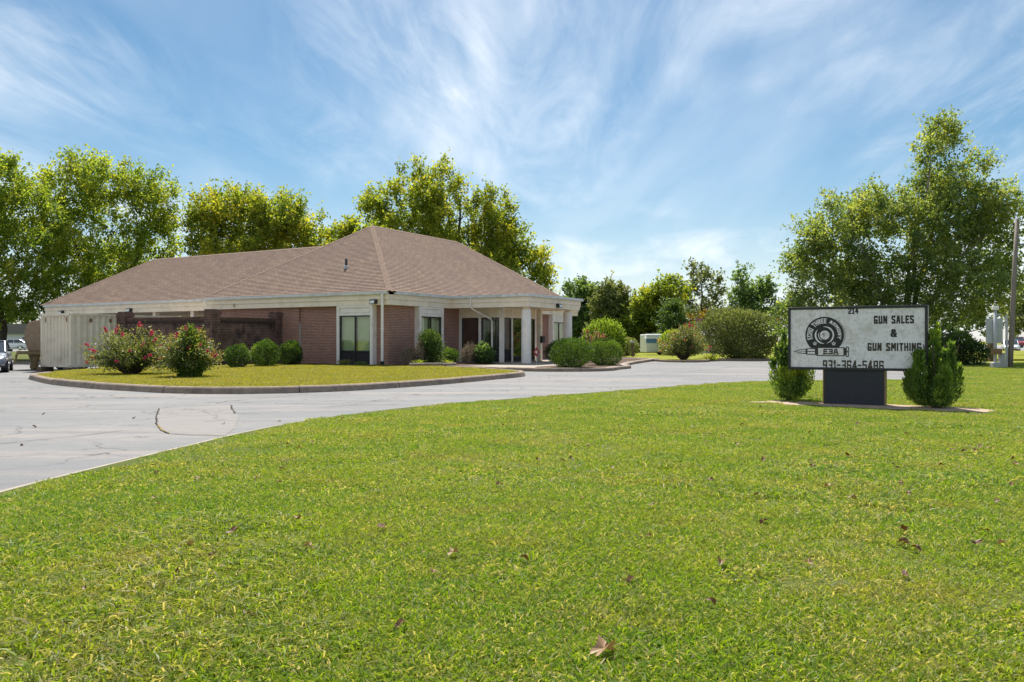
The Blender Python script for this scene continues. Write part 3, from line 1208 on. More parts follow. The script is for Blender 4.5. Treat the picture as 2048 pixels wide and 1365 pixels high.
# windows ------------------------------------------------------------
def glazing(parent, x0, x1, z0, z1, panes, y, sill, glass='glass', blind='blind', depth=0.12):
    """dark aluminium frame with panes above and black panels below, set at local depth y (outward is -y)"""
    fr = MB()
    b = 0.055
    fr.box(x0, x1, y - 0.05, y + 0.03, z1 - b, z1)
    fr.box(x0, x1, y - 0.05, y + 0.03, z0, z0 + b)
    fr.box(x0, x0 + b, y - 0.05, y + 0.03, z0 + b, z1 - b)
    fr.box(x1 - b, x1, y - 0.05, y + 0.03, z0 + b, z1 - b)
    if sill:
        fr.box(x0 + b, x1 - b, y - 0.048, y + 0.028, sill - 0.035, sill + 0.035)
    step = (x1 - x0) / panes
    for k in range(1, panes):
        fr.box(x0 + k * step - 0.03, x0 + k * step + 0.03, y - 0.046, y + 0.026, z0 + b, z1 - b)
    fr.build('frame', 'dark_metal', parent)
    zb = sill + 0.035 if sill else z0 + b
    for k in range(panes):
        a, c = x0 + k * step + (b if k == 0 else 0.03), x0 + (k + 1) * step - (b if k == panes - 1 else 0.03)
        part('pane', glass, parent, (a, c, y - 0.008, y, zb, z1 - b))
        if blind:
            part('blind', blind, parent, (a + .01, c - .01, y + depth, y + depth + 0.01, zb - 0.03, z1 - b + 0.02))
        if sill:
            part('panel', 'bulkhead', parent, (a, c, y - 0.012, y + 0.004, z0 + b, sill - 0.035))


def bay_window(loc, rz, width, zhead=2.36, depth=0.30):
    """window in a painted box that stands proud of the brick up to the frieze; local -y is outward"""
    m = MB()
    st = 0.16
    top = FB - 0.006
    m.box(0, st, -depth, 0, -0.12, top)
    m.box(width - st, width, -depth, 0, -0.12, top)
    m.box(st, width - st, -depth + 0.075, 0, zhead, top)
    m.box(st, width - st, -depth + 0.004, -depth + 0.074, zhead, zhead + 0.10)
    m.box(st, width - st, -depth + 0.004, -depth + 0.074, top - 0.09, top)
    m.box(st, width - st, -depth + 0.02, 0, -0.12, 0.02)
    o = m.build('window', 'white_trim', HOUSE, loc=loc, rz=rz)
    pm = MB()
    pm.box(st + 0.06, width - st - 0.06, -depth + 0.03, -depth + 0.074, zhead + 0.15, top - 0.17)
    pm.build('head_panel', 'white_trim', o)
    glazing(o, st + 0.002, width - st - 0.002, 0.022, zhead - 0.002, 2, -depth + 0.10, 0.66)
    return o


bay_window((-2.9, 0, 0), 0, 2.22)
bay_window((0, 2.04, 0), R(90), 2.06)
bay_window((0, 16.2, 0), R(90), 2.06)

# downspouts
ds = MB()
ds.box(-0.06, 0.05, -0.46, -0.38, 0.02, FT + 0.02)
d1 = ds.build('downspout', 'white_trim', HOUSE, bevel=0.012)
part('downspout_boot', 'dark_metal', d1, (-0.075, 0.065, -0.475, -0.365, -0.1, 0.22))
part('strap', 'white_trim', d1, (-0.07, 0.06, -0.47, -0.375, 1.70, 1.75))
part('conduit', 'meter_grey', HOUSE, (-5.55, -5.49, -0.06, -0.003, 0.3, 2.05))
MB().tube([(-9.9, -0.33, FB + .10), (-9.9, -0.37, FB + .16), (-9.9, -0.36, FB + .25), (-9.86, -0.33, FB + .28)], 0.018, 8).build('hook', 'dark_metal', HOUSE)

# portico ------------------------------------------------------------
PX, PY0, PY1 = 4.85, 4.75, 10.55
for bx_ in ((0.303, PX, PY0 - 0.001, PY0 + 0.32, FB, FM - 0.004), (PX - 0.32, PX, PY0 + 0.321, PY1 - 0.321, FB, FM - 0.004), (0.303, PX, PY1 - 0.32, PY1, FB, FM - 0.004)):
    part('frieze', 'cream_paint', HOUSE, bx_)
for bx_ in ((0.348, PX + 0.045, PY0 - 0.045, PY0 + 0.28, FM, FT - 0.003), (PX - 0.28, PX + 0.045, PY0 + 0.281, PY1 - 0.281, FM, FT - 0.003), (0.348, PX + 0.045, PY1 - 0.28, PY1 + 0.045, FM, FT - 0.003)):
    part('fascia', 'cream_paint', HOUSE, bx_)
part('portico_roof', 'gutter_metal', HOUSE, (0.2, PX + 0.06, PY0 - 0.06, PY1 + 0.06, FT, FT + 0.10))
for bx_ in ((0.45, PX + 0.16, PY0 - 0.16, PY0 - 0.062, FT + 0.01, FT + 0.15), (PX + 0.062, PX + 0.16, PY0 - 0.061, PY1 + 0.061, FT + 0.01, FT + 0.15), (0.45, PX + 0.16, PY1 + 0.062, PY1 + 0.16, FT + 0.01, FT + 0.15)):
    part('gutter', 'gutter_metal', HOUSE, bx_)
part('soffit', 'cream_paint', HOUSE, (0.02, PX - 0.33, PY0 + 0.33, PY1 - 0.33, FB + 0.06, FB + 0.10))
part('portico_floor', 'concrete', HOUSE, (0.05, PX + 0.1, PY0 - 0.2, PY1 + 0.2, -0.1, 0.055))


def column(x, y, r=0.245):
    o = MB().lathe([(r * 1.0, 0.056), (r, 0.06), (r, 0.6), (r * 0.985, 1.6), (r * 0.96, FB - 0.13), (r * 0.93, FB - 0.12)], 0, 0, 28).build('column', 'white_trim', HOUSE, True, loc=(x, y, 0))
    es = o.modifiers.new('edge', 'EDGE_SPLIT')
    es.split_angle = R(40)
    part('neck', 'cream_paint', o, (-0.13, 0.13, -0.13, 0.13, FB - 0.119, FB - 0.003))


column(PX - 0.36, PY0 + 0.42)
column(PX - 0.36, PY1 - 0.75)
part('post', 'cream_paint', HOUSE, (2.95, 3.15, PY1 - 1.35, PY1 - 1.15, 0.056, FB + 0.055))
part('mailbox', 'plastic_black', HOUSE, (3.152, 3.30, PY1 - 1.42, PY1 - 1.10, 1.05, 1.42), bevel=0.02)
# portico downspout with its elbow back to the vestibule corner
dsp = MB()
dsp.tube([(1.55, PY0 - 0.10, FT + 0.02), (1.55, PY0 - 0.10, FB + 0.02), (1.62, PY0 + 0.05, FB - 0.09), (2.10, PY0 + 0.98, FB - 0.55), (2.13, PY0 + 1.04, FB - 0.66), (2.13, PY0 + 1.04, 0.06)], 0.045, 8)
dsp.build('downspout', 'white_trim', HOUSE)

# glazed vestibule under the portico -----------------------------------
VX, VY0, VY1 = 2.62, 5.95, 9.6
vz = 2.36


def posts(lst, z1=FB + 0.055):
    for (x0, x1, y0, y1) in lst:
        part('post', 'white_trim', HOUSE, (x0, x1, y0, y1, 0.056, z1))


posts([(0.003, 0.17, VY0 - 0.02, VY0 + 0.14), (1.22, 1.38, VY0 - 0.02, VY0 + 0.14), (VX - 0.14, VX + 0.06, VY0 - 0.022, VY0 + 0.16),
       (VX - 0.10, VX + 0.06, VY0 + 0.92, VY0 + 1.06), (VX - 0.10, VX + 0.06, VY1 - 0.16, VY1)])
vs_ = MB()
vs_.box(0.171, 1.219, VY0 + 0.02, VY0 + 0.10, vz, FB + 0.05)
vs_.box(1.381, VX - 0.141, VY0 + 0.02, VY0 + 0.10, vz, FB + 0.05)
vs_.box(0.171, 1.219, VY0 - 0.01, VY0 + 0.019, vz, vz + 0.26)
vs_.box(1.381, VX - 0.141, VY0 - 0.01, VY0 + 0.019, vz, vz + 0.26)
vs_.build('header', 'cream_paint', HOUSE)
vf_ = MB()
vf_.box(VX - 0.06, VX + 0.02, VY0 + 0.161, VY0 + 0.919, vz, FB + 0.05)
vf_.box(VX - 0.06, VX + 0.02, VY0 + 1.061, VY1 - 0.161, vz, FB + 0.05)
vf_.box(VX + 0.021, VX + 0.05, VY0 + 0.161, VY0 + 0.919, vz, vz + 0.26)
vf_.box(VX + 0.021, VX + 0.05, VY0 + 1.061, VY1 - 0.161, vz, vz + 0.26)
vf_.build('header', 'cream_paint', HOUSE)
part('wall', 'brick', HOUSE, (0.003, VX, VY1, VY1 + 0.2, 0.056, FB + 0.05))
w1 = part('window', 'dark_metal', HOUSE, (0.172, 1.218, VY0 + 0.03, VY0 + 0.07, 0.056, 0.075))
glazing(w1, 0.174, 1.216, 0.078, vz - 0.002, 1, VY0 + 0.05, None, 'glass_dark', None)
w2 = part('window', 'dark_metal', HOUSE, (1.382, VX - 0.142, VY0 + 0.03, VY0 + 0.07, 0.056, 0.075))
glazing(w2, 1.384, VX - 0.144, 0.078, vz - 0.002, 1, VY0 + 0.05, 0.72, 'glass_dark', None)
w3 = MB().box(0.0, 0.758, -0.02, 0.02, 0.056, 0.075).build('window', 'dark_metal', HOUSE, loc=(VX - 0.02, VY0 + 0.161, 0), rz=R(90))
glazing(w3, 0.002, 0.756, 0.078, vz - 0.002, 1, 0, 0.72, 'glass_dark', None)
dw = VY1 - 0.161 - (VY0 + 1.061)
dr = MB().box(0.0, dw, -0.03, 0.03, 0.056, 0.075).build('door', 'dark_metal', HOUSE, loc=(VX - 0.02, VY0 + 1.061, 0), rz=R(90))
glazing(dr, 0.002, dw - 0.002, 0.078, vz - 0.002, 2, 0, 0.34, 'glass_dark', None)
MB().tube([(dw / 2 - 0.09, -0.05, 0.95), (dw / 2 - 0.09, -0.12, 0.97), (dw / 2 - 0.09, -0.12, 1.33), (dw / 2 - 0.09, -0.05, 1.35)], 0.014, 8).build('door_handle', 'chrome', dr)
part('interior_wall', 'interior_dark', HOUSE, (0.002, 0.02, VY0 + 0.16, VY1 - 0.003, 0.056, FB))


# wall pack lights -----------------------------------------------------
def wall_light(x, y, z, rz, wide=0.34):
    m = MB()
    h = wide / 2
    m.add([(-h, -0.22, 0.0), (h, -0.22, 0.0), (h, 0, 0.0), (-h, 0, 0.0), (-h, -0.17, 0.20), (h, -0.17, 0.20), (h, 0, 0.22), (-h, 0, 0.22)],
          [(0, 3, 2, 1), (4, 5, 6, 7), (0, 1, 5, 4), (1, 2, 6, 5), (2, 3, 7, 6), (3, 0, 4, 7)])
    o = m.build('wall_light', 'dark_metal', HOUSE, loc=(x, y, z), rz=rz, bevel=0.012)
    l = MB()
    l.add([(-h + .04, -0.224, 0.02), (h - .04, -0.224, 0.02), (h - .04, -0.186, 0.15), (-h + .04, -0.186, 0.15), (-h + .04, -0.215, 0.018), (h - .04, -0.215, 0.018), (h - .04, -0.18, 0.15), (-h + .04, -0.18, 0.15)],
          [(0, 1, 2, 3), (7, 6, 5, 4), (0, 4, 5, 1), (1, 5, 6, 2), (2, 6, 7, 3), (3, 7, 4, 0)])
    l.build('lens', 'lamp_lens', o)
    return o


wall_light(-0.55, -0.302, FB + 0.05, 0)
wall_light(PX + 0.002, PY0 + 3.1, FB + 0.05, R(90))
wall_light(-19.6, WY - 0.302, FB + 0.04, 0)
wall_light(-26.4, WY - 0.302, FB + 0.02, 0)

# ------------------------------------------------------------------ garden wall
GW = empty('garden_wall', (-13.9, 37.86, 0))
tag(GW, 'sooty dark brick screen wall with piers joining the building beside the shipping container', 'wall')


def wall_run(a, b, z1, t=0.3):
    a, b = Vector((*a, 0)), Vector((*b, 0))
    d = b - a
    ang = math.atan2(d.y, d.x)
    loc = (a.x - GW.location.x, a.y - GW.location.y, 0)
    o = part('wall_panel', 'brick_sooty', GW, (0, d.length, -t / 2, t / 2, -0.3, z1 - 0.30), loc=loc, rz=ang)
    # projecting soldier course under the coping, every brick a piece
    n = int(d.length / 0.076)
    first = None
    for k in range(n):
        x = k * d.length / n
        if first is None:
            s = MB().box(0.004, d.length / n - 0.004, -t / 2 - 0.022, t / 2 + 0.022, 0, 0.21).build('brick', 'brick_sooty', o)
            first = s
        else:
            s = first.copy()
            COL.objects.link(s)
            s.parent = o
        s.location = (x, random.uniform(-.004, .004), z1 - 0.298 + random.uniform(-.003, .003))
    part('coping', 'brick_sooty', o, (0, d.length, -t / 2 - 0.016, t / 2 + 0.016, z1 - 0.086, z1))
    part('mortar_core', 'brick_sooty', o, (0, d.length, -t / 2 - 0.006, t / 2 + 0.006, z1 - 0.299, z1 - 0.087))
    return o


def pier(c, z1, rz, w=0.5):
    h = w / 2
    o = MB().box(-h, h, -h, h, -0.3, z1 - 0.24).box(-h - 0.04, h + 0.04, -h - 0.04, h + 0.04, z1 - 0.239, z1 - 0.08).box(-h, h, -h, h, z1 - 0.079, z1).build(
        'pier', 'brick_sooty', GW, loc=(c[0] - GW.location.x, c[1] - GW.location.y, 0), rz=rz)


p1, p2, p3 = (-19.0, 40.1), (-13.9, 37.86), (-11.9, 41.25)
wall_run(p1, p2, 2.38)
wall_run(p2, p3, 2.38)
pier(p1, 2.68, R(-24))
pier(p2, 2.72, R(-30))
pier(p3, 2.72, R(-30))

# ------------------------------------------------------------------ shipping container
CT = empty('shipping_container', (-20.55, 38.0, gz(-20.5, 38) + 0.21), R(-30))
tag(CT, 'weathered beige corrugated steel shipping container standing on timber blocks beside the brick wall', 'container')


def corrugated(axis, length, h, depth, pitch, flip=1):
    """trapezoid corrugation running along local x, facing -y"""
    pts = []
    n = int(length / pitch)
    for k in range(n):
        x = k * length / n
        p = length / n
        pts += [(x, 0), (x + p * .28, 0), (x + p * .42, depth), (x + p * .86, depth)]
    pts.append((length, 0))
    vs = [(x, y, 0) for x, y in pts] + [(x, y, h) for x, y in pts]
    n2 = len(pts)
    return MB().add(vs, [(i, i + 1, n2 + i + 1, n2 + i) for i in range(n2 - 1)])


CL, CWd, CH = 6.06, 2.44, 2.55
corrugated('x', CWd - 0.24, CH - 0.24, 0.06, 0.27).build('end_panel', 'container_paint', CT, loc=(-CWd + 0.12, 0.015, 0.13))
corrugated('x', CL - 0.24, CH - 0.24, 0.045, 0.30).build('side_panel', 'container_paint', CT, loc=(-0.015, 0.12, 0.13), rz=R(90))
part('side_panel', 'container_paint', CT, (-CWd + 0.01, -CWd + 0.05, 0.12, CL - 0.12, 0.13, CH - 0.11))
part('door', 'container_paint', CT, (-CWd + 0.121, -CWd / 2 - 0.005, CL - 0.06, CL - 0.01, 0.13, CH - 0.11))
part('door', 'container_paint', CT, (-CWd / 2 + 0.005, -0.121, CL - 0.06, CL - 0.01, 0.13, CH - 0.11))
part('roof_panel', 'container_paint', CT, (-CWd + 0.08, -0.08, 0.08, CL - 0.08, CH - 0.05, CH - 0.02))
part('floor_panel', 'timber', CT, (-CWd + 0.08, -0.08, 0.08, CL - 0.08, 0.05, 0.12))
for x in (-CWd, -0.12):
    for y in (0, CL - 0.12):
        part('corner_post', 'container_paint', CT, (x, x + 0.12, y, y + 0.12, 0.121, CH - 0.121))
        for z in (0, CH - 0.12):
            cc = part('corner_casting', 'container_paint', CT, (x - 0.006, x + 0.126, y - 0.006, y + 0.126, z, z + 0.12), bevel=0.015)
            part('casting_hole', 'dark_metal', cc, (x + 0.03, x + 0.09, y - 0.0085, y, z + 0.03, z + 0.09))
for z0, z1 in ((0.01, 0.13), (CH - 0.11, CH - 0.01)):
    part('rail', 'container_paint', CT, (-CWd + 0.127, -0.127, 0.0, 0.08, z0, z1))
    part('rail', 'container_paint', CT, (-0.08, 0.0, 0.127, CL - 0.127, z0, z1))
    part('rail', 'container_paint', CT, (-CWd + 0.127, -0.127, CL - 0.08, CL, z0, z1))
    part('rail', 'container_paint', CT, (-CWd, -CWd + 0.08, 0.127, CL - 0.127, z0, z1))
for x in (-CWd + 0.42, -0.34):
    part('lashing_plate', 'rust', CT, (x - 0.035, x + 0.035, 0.001, 0.013, CH - 0.42, CH - 0.20))
for y in (1.0, 2.0, 2.9, 4.6):
    part('air_vent', 'rust', CT, (-0.014, 0.006, y - 0.06, y + 0.06, CH - 0.42, CH - 0.24))
for (x, y) in ((-2.32, 0.15), (-0.15, 0.15), (-2.2, 5.9), (-0.2, 5.9)):
    part('timber_block', 'timber', CT, (x - 0.22, x + 0.22, y - 0.3, y + 0.3, -0.23, -0.003))

# ------------------------------------------------------------------ covered trailer
TR = empty('covered_trailer', (-23.35, 41.6, gz(-24, 41.5)), R(-12))
tag(TR, 'tan canvas covered military style trailer with olive jack leg behind the container', 'trailer')
cv = MB()
prof = [(-0.78, 0.95), (-1.02, 1.5), (-0.98, 1.95), (-0.80, 2.36), (-0.66, 2.42), (0.4, 2.58), (1.6, 2.56), (1.75, 2.4), (1.8, 0.98)]
cv.prism_y(prof, -0.85, 0.85)
cvo = cv.build('canvas_cover', 'tarp', TR, bevel=0.035)
part('chassis', 'olive_paint', TR, (-1.5, 1.9, -0.8, 0.8, 0.78, 0.95))
MB().tube([(-1.5, -0.3, 0.85), (-1.75, -0.3, 0.92), (-1.95, -0.32, 0.72), (-2.0, -0.33, 0.32)], [0.06, 0.06, 0.055, 0.05], 8).build('tow_arm', 'olive_paint', TR)
MB().prism_y([(-1.05, 0.78), (-0.35, 0.78), (-0.62, 0.22), (-0.82, 0.22)], -0.55, -0.45).build('jack_leg', 'olive_paint', TR)
wh = MB().tube([(-0.72, -0.62, 0.16), (-0.72, -0.38, 0.16)], [0.16, 0.16], 16)
wh.build('jack_wheel', 'olive_paint', TR)
part('support_leg', 'olive_paint', TR, (-0.02, 0.10, -0.6, -0.48, 0.0, 0.78))
for sy in (-0.8, 0.62):
    MB().tube([(1.1, sy, 0.38), (1.1, sy + 0.2, 0.38)], [0.38, 0.38], 20).build('wheel', 'rubber', TR)


# ------------------------------------------------------------------ cars
def make_car(name, loc, rz, paint, label, group=None, scale=1.0, detailed=False):
    t = empty(name, loc, rz)
    t.scale = (scale,) * 3
    tag(t, label, 'car', group)
    # stations along x (front +): x, half width, sill z, belt z
    st = [(-2.15, 0.66, 0.42, 0.88), (-2.05, 0.80, 0.30, 0.98), (-1.5, 0.87, 0.22, 1.02), (-0.6, 0.89, 0.20, 1.00), (0.4, 0.89, 0.20, 0.98),
          (0.95, 0.88, 0.20, 0.97), (1.5, 0.86, 0.22, 0.88), (1.95, 0.80, 0.24, 0.76), (2.12, 0.66, 0.30, 0.64), (2.18, 0.52, 0.36, 0.56)]
    vs, k = [], 10
    for x, w, s, b in st:
        vs += [(x, -w * .8, s), (x, -w * .97, s + 0.08), (x, -w, (s + b) / 2), (x, -w * .96, b - 0.05), (x, -w * .82, b),
               (x, w * .82, b), (x, w * .96, b - 0.05), (x, w, (s + b) / 2), (x, w * .97, s + 0.08), (x, w * .8, s)]
    fs = []
    n = len(st)
    for i in range(n - 1):
        for j in range(k):
            j2 = (j + 1) % k
            fs.append((i * k + j, i * k + j2, (i + 1) * k + j2, (i + 1) * k + j))
    fs += [tuple(range(k - 1, -1, -1)), tuple(range((n - 1) * k, n * k))]
    body = MB().add(vs, fs).build('body', paint, t, True)
    sd = body.modifiers.new('s', 'SUBSURF')
    sd.levels = sd.render_levels = 2
    # cabin
    cb = [(1.15, 0.72, 0.95), (0.35, 0.66, 1.42), (-1.2, 0.64, 1.44), (-1.95, 0.70, 1.0)]
    vs = []
    for x, w, z in cb:
        vs += [(x, -w, z), (x, w, z)]
    lo = [(1.15, 0.78, 0.90), (-1.95, 0.78, 0.90)]
    vs += [(1.2, -0.79, 0.90), (1.2, 0.79, 0.90), (-2.0, 0.78, 0.90), (-2.0, -0.78, 0.90)]
    m = MB().add(vs, [(0, 2, 3, 1), (2, 4, 5, 3), (4, 6, 7, 5), (0, 8, 11, 6, 4, 2), (1, 3, 5, 7, 10, 9), (8, 0, 1, 9), (6, 11, 10, 7), (8, 9, 10, 11)])
    cab = m.build('cabin_glass', 'car_glass', t, bevel=0.03)
    part('roof', paint, t, (-1.22, 0.36, -0.655, 0.655, 1.43, 1.475), bevel=0.03)
    for sx, x0, z0, x1, z1, in ((1, 1.16, 0.95, 0.36, 1.44), (-1, -1.94, 1.0, -1.2, 1.45), (0, -0.42, 0.97, -0.42, 1.44)):
        for sy in (-1, 1):
            MB().tube([(x0, sy * (0.735 if sx else 0.73), z0), (x1, sy * 0.66, z1)], 0.035, 6).build('pillar', paint, t)
    for x in (1.32, -1.32):
        for sy in (-1, 1):
            w = MB().tube([(x, sy * 0.66, 0.31), (x, sy * 0.69, 0.31), (x, sy * 0.86, 0.31), (x, sy * 0.895, 0.31)], [0.28, 0.315, 0.315, 0.28], 24).build('wheel', 'rubber', t)
            MB().tube([(x, sy * 0.85, 0.31), (x, sy * 0.902, 0.31)], [0.20, 0.19], 16).build('rim', 'chrome', w)
            # black disc stands in for the shadow gap in the wheel arch
            MB().tube([(x, sy * 0.60, 0.33), (x, sy * 0.893, 0.33)], [0.36, 0.36], 20).build('wheel_arch', 'plastic_black', t)
    for sy in (-1, 1):
        MB().add([(2.02, sy * 0.50, 0.66), (1.78, sy * 0.80, 0.70), (1.66, sy * 0.83, 0.82), (1.90, sy * 0.60, 0.785), (2.09, sy * 0.50, 0.61)],
                 [(0, 1, 2, 3) if sy > 0 else (3, 2, 1, 0)]).build('headlight', 'headlight', t).modifiers.new('so', 'SOLIDIFY').thickness = 0.10
        part('mirror', 'plastic_black', t, (0.85, 1.02, min(sy * 0.82, sy * 1.02), max(sy * 0.82, sy * 1.02), 0.96, 1.09), bevel=0.03)
    part('grille', 'plastic_black', t, (2.06, 2.20, -0.46, 0.46, 0.48, 0.58), bevel=0.02)
    part('bumper_intake', 'plastic_black', t, (2.0, 2.17, -0.62, 0.62, 0.27, 0.40), bevel=0.02)
    return t


make_car('parked_car', (-24.75, 38.6, gz(-24.7, 38.6)), R(-62), 'car_silver', 'silver grey car parked at the left edge beside the container')
make_car('street_car', (60.5, 99, -0.1), R(-118), 'car_white', 'white car facing us on the street, nearest beyond the leaning pole', 'cars on the street')
make_car('street_car', (58.5, 104, -0.1), R(-118), 'car_white', 'white car half hidden behind the grey metal sign back', 'cars on the street')
make_car('street_car', (70.0, 113, 0.35), R(-112), 'car_red', 'dark red car farther along the street at the right edge', 'cars on the street')
make_car('street_car', (66.0, 122, 0.35), R(-112), 'car_white', 'white car behind the red car on the street', 'cars on the street')
make_car('distant_car', (-64.0, 112, 0.0), R(10), 'car_dark', 'dark car parked far away behind the rail fence at left', 'cars beyond the left lawn')
make_car('distant_car', (-71.0, 116, 0.0), R(190), 'car_white', 'white car parked far away behind the rail fence at left', 'cars beyond the left lawn')

# the street and its far kerb
st_poly = [(31, 60), (44, 57), (120, 190), (160, 260), (140, 275), (95, 200)]
sheet('street', st_poly, 0.012, 'asphalt_street', 0.02)
sheet('car_park', [(-95, 104), (-52, 104), (-52, 126), (-95, 126)], -0.06, 'asphalt_street', 0.02)

# rail fence far left
FN = empty('rail_fence', (-66.0, 100, -0.08))
tag(FN, 'thin white rail fence across the far left lawn', 'fence')
for k in range(12):
    x = -12 + k * 2.2
    part('fence_post', 'white_paint', FN, (x - 0.05, x + 0.05, -0.05, 0.05, 0, 1.1))
for z in (0.35, 0.7, 1.02):
    part('fence_rail', 'white_paint', FN, (-12.2, 12.4, -0.09, -0.052, z, z + 0.10))
# low pale building behind that car park
FB_ = empty('low_building', (-84, 150, 0))
tag(FB_, 'low white building with grey roof far away behind the left lawn', 'building')
part('wall', 'white_paint', FB_, (-22, 26, 0, 10, 0, 2.6))
MB().prism_y([(-23, 2.6), (27, 2.6), (22, 4.4), (-18, 4.4)], -0.6, 10.6).build('roof', 'grey_roof', FB_)
for k in range(7):
    part('window', 'car_glass', FB_, (-18 + k * 6, -15.6 + k * 6, -0.03, 0.05, 0.9, 2.0))

# ------------------------------------------------------------------ small house, camper, post at the back
BH = empty('back_house', (16.4, 78, 0.1), R(-8))
tag(BH, 'low house with grey roof and brick chimney half hidden behind shrubs', 'house')
part('wall', 'white_trim', BH, (-1.5, 4.5, 0, 7, 0, 1.75))
MB().add([(-1.9, -0.5, 1.70), (5, -0.5, 1.70), (5, 7.5, 1.70), (-1.9, 7.5, 1.70), (-1.8, 3.5, 2.75), (4.8, 3.5, 2.75)],
         [(0, 1, 5, 4), (2, 3, 4, 5), (1, 2, 5), (3, 0, 4), (3, 2, 1, 0)]).build('roof', 'grey_roof', BH)
part('chimney', 'brick', BH, (1.4, 2.1, 2.9, 3.6, 1.9, 3.45))
part('window', 'car_glass', BH, (-0.9, 0.3, -0.02, 0.03, 0.6, 1.4))

CP = empty('camper_trailer', (11.6, 68, 0.10), R(8))
tag(CP, 'small white camper with blue band standing on the grass behind the drive', 'camper')
MB().prism_y([(-0.7, 0.22), (2.4, 0.22), (2.4, 1.70), (-0.7, 1.70)], -0.9, 0.9).build('body', 'white_paint', CP, bevel=0.06)
part('blue_band', 'blue_paint', CP, (-0.72, 2.4, -0.92, -0.898, 0.98, 1.36))
MB().add([(-0.9, -0.98, 1.36), (2.6, -0.98, 1.36), (2.4, -0.6, 1.74), (-0.65, -0.6, 1.74)], [(0, 1, 2, 3)]).build('roof_edge', 'white_paint', CP).modifiers.new('s', 'SOLIDIFY').thickness = 0.04
for sy in (-0.92, 0.74):
    MB().tube([(1.0, sy, 0.28), (1.0, sy + 0.18, 0.28)], [0.28, 0.28], 16).build('wheel', 'rubber', CP)

PM = empty('post_mailbox', (8.9, 60.3, 0.10))
tag(PM, 'dark post with small pale letter box beside the back kerb', 'mailbox')
part('post', 'timber', PM, (-0.07, 0.07, -0.07, 0.07, 0, 1.0))
MB().prism_y([(-0.14, 1.0), (0.14, 1.0), (0.14, 1.12), (0.08, 1.2), (-0.08, 1.2), (-0.14, 1.12)], -0.28, 0.22).build('letter_box', 'grey_metal', PM)

# ------------------------------------------------------------------ utility pole and road sign back at the right
UP = empty('utility_pole', (22.75, 37.3, 0.03))
tag(UP, 'weathered grey wooden utility pole leaning right at the right edge', 'pole')
MB().tube([(0, 0, -0.2), (0.09, 0, 1.5), (0.26, 0.1, 4.0), (0.44, 0.15, 6.8)], [0.115, 0.11, 0.10, 0.085], 12).build('shaft', 'pole_wood', UP, True)
part('cable_guard', 'grey_metal', UP, (-0.20, -0.145, -0.10, 0.0, 0, 2.4))
MB().tube([(0.40, 0.10, 5.6), (0.9, 0.05, 5.72), (1.3, 0.0, 5.62)], [0.03, 0.028, 0.03], 8).build('bracket', 'dark_metal', UP)
UB = empty('utility_pedestal', (22.2, 37.0, 0.03))
tag(UB, 'short pale grey utility pedestal at the foot of the leaning pole', 'utility box')
part('cabinet', 'meter_grey', UB, (-0.11, 0.11, -0.1, 0.1, 0, 0.62), bevel=0.02)
part('cap', 'meter_grey', UB, (-0.13, 0.13, -0.12, 0.12, 0.621, 0.68), bevel=0.02)
RS = empty('metal_sign', (21.85, 36.9, 0.03), R(-6))
tag(RS, 'blank grey back of a metal sign on a pale post with meter box', 'sign')
MB().tube([(0, 0, 0), (0, 0, 2.62)], 0.07, 12).build('post', 'grey_metal', RS, True)
part('base', 'meter_grey', RS, (-0.17, 0.17, -0.17, 0.17, 0, 0.26), bevel=0.04)
part('sign_panel', 'grey_metal', RS, (-0.36, 0.36, 0.075, 0.10, 1.12, 2.24))
part('meter_box', 'bronze_edge', RS, (-0.22, 0.22, -0.20, -0.072, 0.62, 0.88), bevel=0.02)
part('top_box', 'white_trim', RS, (-0.13, 0.13, -0.1, 0.1, 2.621, 2.80), bevel=0.02)
part('bracket_arm', 'grey_metal', RS, (0.05, 0.22, -0.03, 0.03, 2.38, 2.46))
BP = empty('timber_post', (29.6, 50.4, 0.0))
tag(BP, 'thick dark brown square timber post behind the grey metal sign', 'post')
part('shaft', 'timber', BP, (-0.16, 0.16, -0.16, 0.16, 0, 1.9))
part('cap', 'timber', BP, (-0.2, 0.2, -0.2, 0.2, 1.901, 1.98), bevel=0.03)

# ------------------------------------------------------------------ yard sign by the entrance
YS = empty('yard_sign', (1.22, 40.6, 0.14), R(-25))
tag(YS, 'small red diamond shaped security yard sign on a stake by the portico', 'yard sign')
part('stake', 'white_paint', YS, (-0.018, 0.018, -0.01, 0.01, -0.05, 0.62))
MB().prism_y([(0, 0.32), (0.19, 0.56), (0, 0.80), (-0.19, 0.56)], -0.025, -0.012).build('plate', 'red_paint', YS)
MB().prism_y([(0, 0.45), (0.09, 0.56), (0, 0.67), (-0.09, 0.56)], -0.030, -0.0255).build('emblem', 'white_paint', YS)

# ------------------------------------------------------------------ the business sign
SG = empty('business_sign', (6.62, 15.69, 0.03), R(-29.5))
tag(SG, 'wide white dirty business sign with black frame on a dark pedestal in the lawn', 'sign')
SW, S0, S1, SD = 1.235, 0.66, 1.885, 0.16      # half width, bottom, top, half depth
part('face', 'sign_face', SG, (-SW + 0.03, SW - 0.03, -SD + 0.010, SD - 0.010, S0 + 0.03, S1 - 0.03))
for bx_ in ((-SW, SW, -SD - 0.012, SD + 0.012, S0, S0 + 0.05), (-SW, SW, -SD - 0.012, SD + 0.012, S1 - 0.05, S1),
            (-SW, -SW + 0.05, -SD - 0.012, SD + 0.012, S0 + 0.051, S1 - 0.051), (SW - 0.05, SW, -SD - 0.012, SD + 0.012, S0 + 0.051, S1 - 0.051)):
    part('frame', 'sign_frame', SG, bx_, bevel=0.006)
ped = part('pedestal', 'pedestal_panel', SG, (-0.53, 0.53, -0.135, 0.135, -0.05, S0 - 0.002), loc=(-0.03, 0, 0))
